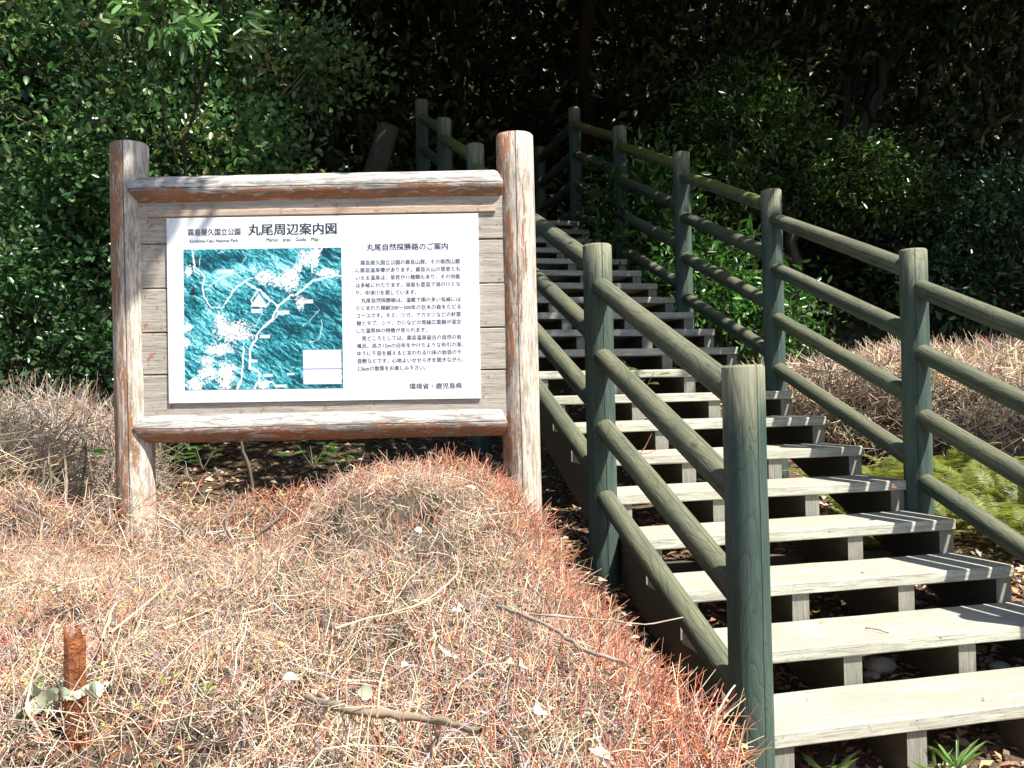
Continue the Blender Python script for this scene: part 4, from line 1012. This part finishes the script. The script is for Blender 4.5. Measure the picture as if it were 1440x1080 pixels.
def tree(name, label, cat, base, blobs, nc, per, ln, wd, cols, wts, seed, trunk_r=.12, spread=.22, mat=None, simple=True, group=None, limbs=7, fine=0, rin=.55, upb=.7, planar=.4):
    bz = float(ground(base[0], base[1]))-.1; root = empty(name, (base[0], base[1], bz), label, cat, group); off = A(root.location)
    (V, Fq, C), C0 = foliage(blobs, nc, per, ln, wd, cols, wts, seed, spread, rin, simple, upb=upb, planar=planar)
    link('crown', mesh_np('crown', V-off, Fq, mat or M_LEAFD, C), root, root.location)
    rg_ = np.random.default_rng(seed+500); b0 = np.array([base[0], base[1], bz]); bl = np.array(blobs)
    ctr = bl[:, :3].mean(0); parts = []
    def limb(a, b, r0, r1, k=9, wob=.06):
        t = np.linspace(0, 1, k)[:, None]; P = a*(1-t)+b*t; L = np.linalg.norm(b-a)
        P[1:-1] += rg_.normal(size=(k-2, 3))*wob*L*.3; P[:, 2] += (np.sin(t[:, 0]*math.pi)*L*.06)
        parts.append(tubes(P[None], np.linspace(r0, r1, k)[None], np.array([[.040, .034, .027]]), 7)); return P
    P = limb(b0, np.array([(base[0]+ctr[0])/2*.3+ctr[0]*.7 if cat == 'tree' else ctr[0], ctr[1]*.7+base[1]*.3, ctr[2]]), trunk_r, trunk_r*.5)
    for j in range(limbs):
        s = P[rg_.integers(3, 9)]; e = bl[j % len(bl), :3] + unit(1, rg_)[0]*bl[j % len(bl), 3:6]*.75; Q = limb(s, e, trunk_r*.45, trunk_r*.12, 8)
    if fine:
        k = rg_.choice(len(C0), min(fine, len(C0)), replace=False); E = C0[k]; Sx = E + (ctr-E)*rg_.uniform(.15, .4, (len(k), 1)) - np.array([0, 0, .1])
        t = np.linspace(0, 1, 5)[None, :, None]; Pp = Sx[:, None]*(1-t)+E[:, None]*t + rg_.normal(size=(len(k), 5, 3))*.03
        parts.append(tubes(Pp, np.tile(np.linspace(.008, .003, 5), (len(k), 1)), palette(len(k), [(.20, .15, .09), (.12, .09, .06)], [1, 1], .2, rg_), 3))
    V, Fq, C = join(*parts)
    link('trunk', mesh_np('trunk', V-off, Fq, M_TWIG, C, smooth=True), root, root.location)
    return root
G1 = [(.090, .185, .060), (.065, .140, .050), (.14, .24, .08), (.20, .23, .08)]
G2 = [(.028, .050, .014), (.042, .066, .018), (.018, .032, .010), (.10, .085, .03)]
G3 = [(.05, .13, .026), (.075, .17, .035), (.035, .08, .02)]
# the big evergreen shrub left of the sign
tree('evergreen_tree', 'large dense evergreen with small glossy green leaves rising behind the left sign post', 'tree', (-3.2, 7.6),
     [(-3.6, 7.2, 2.3, 1.2, .9, 1.1), (-2.6, 7.3, 1.75, 1.0, .8, .75), (-4.2, 7.0, 1.1, .9, .8, .9), (-2.1, 7.6, 1.55, .65, .6, .45), (-3.0, 7.6, 3.3, 1.1, .9, .7), (-1.6, 7.9, 1.45, .45, .5, .28), (-1.9, 7.9, 2.75, .8, .7, .35)],
     1250, 30, .064, .036, G1, [4, 5, 3, 1], 101, .115, .13, M_LEAF, False, fine=260, planar=.6)
tree('glossy_shrub', 'darker glossy shrub at the left edge below the evergreen', 'shrub', (-3.3, 6.2),
     [(-3.3, 6.2, .25, .75, .5, .6), (-2.7, 6.5, .1, .5, .4, .5), (-3.7, 6.0, .9, .6, .5, .6), (-2.5, 6.9, .7, .5, .4, .5)],
     560, 26, .058, .032, [(.03, .075, .025), (.045, .10, .03), (.02, .05, .018)], [3, 3, 2], 102, .05, .12, M_LEAF, False, fine=90, planar=.6)
# pale new growth at the very top left
tree('broadleaf_branch', 'branch with long pale green leaves in rosettes at the top left, nearest in the canopy', 'branch', (-3.0, 7.4),
     [(-2.15, 5.6, 2.38, .38, .3, .18), (-1.75, 5.6, 2.25, .22, .2, .14)], 26, 12, .13, .038, [(.10, .19, .06), (.15, .24, .09)], [2, 1], 103, .02, .022, M_LEAF, False, limbs=2, planar=.6)
# shrubs beside the right railing
tree('glossy_shrub', 'bright glossy leaved shrub growing behind the upper right railing', 'shrub', (1.9, 9.6),
     [(1.35, 9.3, 1.5, .5, .4, .65), (1.9, 9.1, .95, .55, .4, .55), (2.5, 8.9, .55, .5, .35, .40), (1.5, 9.6, 2.1, .4, .4, .35)],
     330, 22, .105, .034, G3, [3, 2, 3], 104, .05, .15, M_LEAF, False, fine=60)
tree('camellia_tree', 'mid green bushy tree spreading above the right railing', 'tree', (3.3, 10.6),
     [(2.7, 10.2, 2.75, .85, .6, .45), (3.6, 10.3, 2.35, .95, .6, .40), (2.3, 10.3, 2.15, .6, .5, .35), (4.2, 10.4, 2.0, .8, .6, .3), (2.6, 10.4, 3.3, .6, .5, .3)],
     700, 22, .078, .030, [(.05, .10, .024), (.075, .14, .03), (.03, .06, .016)], [3, 2, 3], 105, .10, .10, M_LEAF, False, fine=110, planar=.22)
tree('camellia_tree', 'dim blue green bush at the right edge above the dry hedge', 'tree', (6.0, 10.4),
     [(5.6, 10.2, 1.9, .9, .6, .5), (6.2, 10.3, 1.3, .8, .6, .5), (4.9, 10.5, 1.1, .6, .5, .4)],
     380, 22, .08, .034, [(.03, .08, .035), (.04, .10, .04)], [1, 1], 106, .06, .18, M_LEAF, False, fine=60)
# the dark forest : each tree a thing, crowns reaching from the slope up over the frame
forest = [(-7.2, 10.5, 1), (-4.6, 11.8, 2), (-2.3, 12.6, 3), (.0, 14.6, 4), (2.0, 13.4, 5), (4.4, 12.6, 6), (7.0, 12.2, 7), (-5.8, 15.5, 8), (-1.6, 17.5, 9), (3.6, 17.5, 10), (8.8, 15.5, 11), (-9.5, 14.5, 12)]
kinds = ['dark', 'olive tinted', 'blackish green', 'brownish green']
for k, (x0, y0, sd) in enumerate(forest):
    g0 = float(ground(x0, y0)); rr = random.Random(sd*7)
    bl = []
    for j in range(7): bl.append((x0+rr.uniform(-1.8, 1.8), y0+rr.uniform(-1.3, .9), g0+.6+j*.85+rr.uniform(-.3, .3), rr.uniform(1.2, 1.9), rr.uniform(.9, 1.3), rr.uniform(.6, 1.0)))
    tree('forest_tree', 'tall %s forest tree in deep shade, %s' % (kinds[k % 4], ['far left behind the evergreen', 'behind the evergreen beside the sign', 'behind the sign, left of the stair head', 'straight above the landing', 'behind the upper right railing', 'behind the camellia right of the stairs', 'at the right edge beyond the dry hedge', 'deep in the wood at the left', 'deep in the wood above the sign', 'deep in the wood above the right railing', 'deep in the wood at the far right', 'outermost at the left'][k]),
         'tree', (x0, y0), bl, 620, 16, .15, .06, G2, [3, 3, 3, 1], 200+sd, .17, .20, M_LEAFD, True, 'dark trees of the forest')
# high canopy that keeps the wood in shade, above the frame
canopy = []
for r_, (y0, z0) in enumerate(((7.9, 5.0), (10.2, 6.0), (12.8, 7.4), (15.8, 9.0), (19.5, 11), (24, 13.5), (29, 16))):
    for c_i in range(7): canopy.append(((-9.0 + 3.4*c_i + (1.5 if r_ % 2 else 0))*(1 if r_ < 4 else 1.35) , y0 + .6*math.sin(c_i*2.1+r_), z0 + .4*math.cos(c_i*1.7)))
for k, (x0, y0, z0) in enumerate(canopy):
    rr = random.Random(k*13+1)
    if x0 > 2.5 and y0 < 9.3: y0 += .7
    bl = [(x0+dx+rr.uniform(-.3, .3), y0+dy+rr.uniform(-.2, .2), z0+rr.uniform(-.1, .5), rr.uniform(1.0, 1.35)*(1 if y0 < 17 else 1.5), rr.uniform(.85, 1.1)*(1 if y0 < 17 else 1.6), rr.uniform(.4, .6)) for dx in (-1.1, 1.1) for dy in (-.6, .9)]
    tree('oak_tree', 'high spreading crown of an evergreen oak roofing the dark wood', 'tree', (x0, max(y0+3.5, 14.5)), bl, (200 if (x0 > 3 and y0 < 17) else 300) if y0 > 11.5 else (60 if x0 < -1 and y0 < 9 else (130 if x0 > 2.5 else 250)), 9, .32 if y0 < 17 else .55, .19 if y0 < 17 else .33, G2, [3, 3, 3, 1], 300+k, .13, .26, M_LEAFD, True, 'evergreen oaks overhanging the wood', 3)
tree('oak_tree', 'leafy oak limb reaching in from the right high over the middle of the stairs', 'tree', (8.5, 5.5),
     [(1.75, 4.0, 4.5, .45, .42, .22), (2.95, 4.95, 4.5, .5, .36, .25), (2.3, 5.3, 4.5, .8, .6, .3), (3.0, 5.8, 4.6, .5, .5, .3), (1.2, 4.9, 4.5, .7, .7, .3), (1.9, 6.4, 4.7, .95, .75, .35), (2.7, 6.9, 4.8, .5, .6, .35), (1.3, 7.5, 5.0, 1.1, .7, .35), (.4, 6.2, 4.8, .9, .9, .35)],
     500, 15, .16, .09, G2, [3, 3, 3, 1], 399, .13, .16, M_LEAFD, True, None, 7)
# limb of a tree outside the frame on the left; it throws the broken shade on the sign's left side
tree('camphor_tree', 'leafy limb of a camphor tree reaching over the sign from the left, above the frame', 'tree', (-6.2, 4.2),
     [(.02, 2.78, 4.1, .34, .20, .10), (.62, 2.84, 4.15, .34, .08, .06), (-.1, 2.6, 4.05, .22, .12, .06), (-1.2, 3.5, 4.4, .5, .35, .2)],
     170, 12, .10, .045, G1, [3, 3, 2, 1], 401, .07, .05, M_LEAFD, True, None, 3)
tree('camphor_tree', 'thin leafy camphor limbs high above the left evergreen', 'tree', (-7.2, 5.2),
     [(-2.4, 5.0, 4.9, 1.2, 1.1, .5), (-1.0, 5.4, 5.0, 1.0, .9, .5), (-3.8, 4.8, 5.0, 1.2, 1.2, .6), (-5, 5, 5.5, 1.3, 1.5, .8)],
     90, 13, .13, .06, G1, [3, 3, 2, 1], 402, .2, .18, M_LEAFD, True)
# leaning dead trunk in the dark, left of the stair head
t0, t1 = unproj(553, 176, 9.6), unproj(528, 262, 9.6)
log_o = log_mesh('dead_stump', 1.9, .11, .16, M_BARK, 12, 8, .02, random.Random(9), .03)
zax = (t0-t1).normalized(); xax = (Vector((1, 0, 0))-zax*zax.x).normalized(); yax = zax.cross(xax)
tag(link('dead_stump', log_o, None, t0-Vector((.05, 0, 0)), rot=Matrix((xax, yax, zax)).transposed().to_euler()), 'grey broken tree stump leaning right in the dark, above the middle of the sign', 'stump')
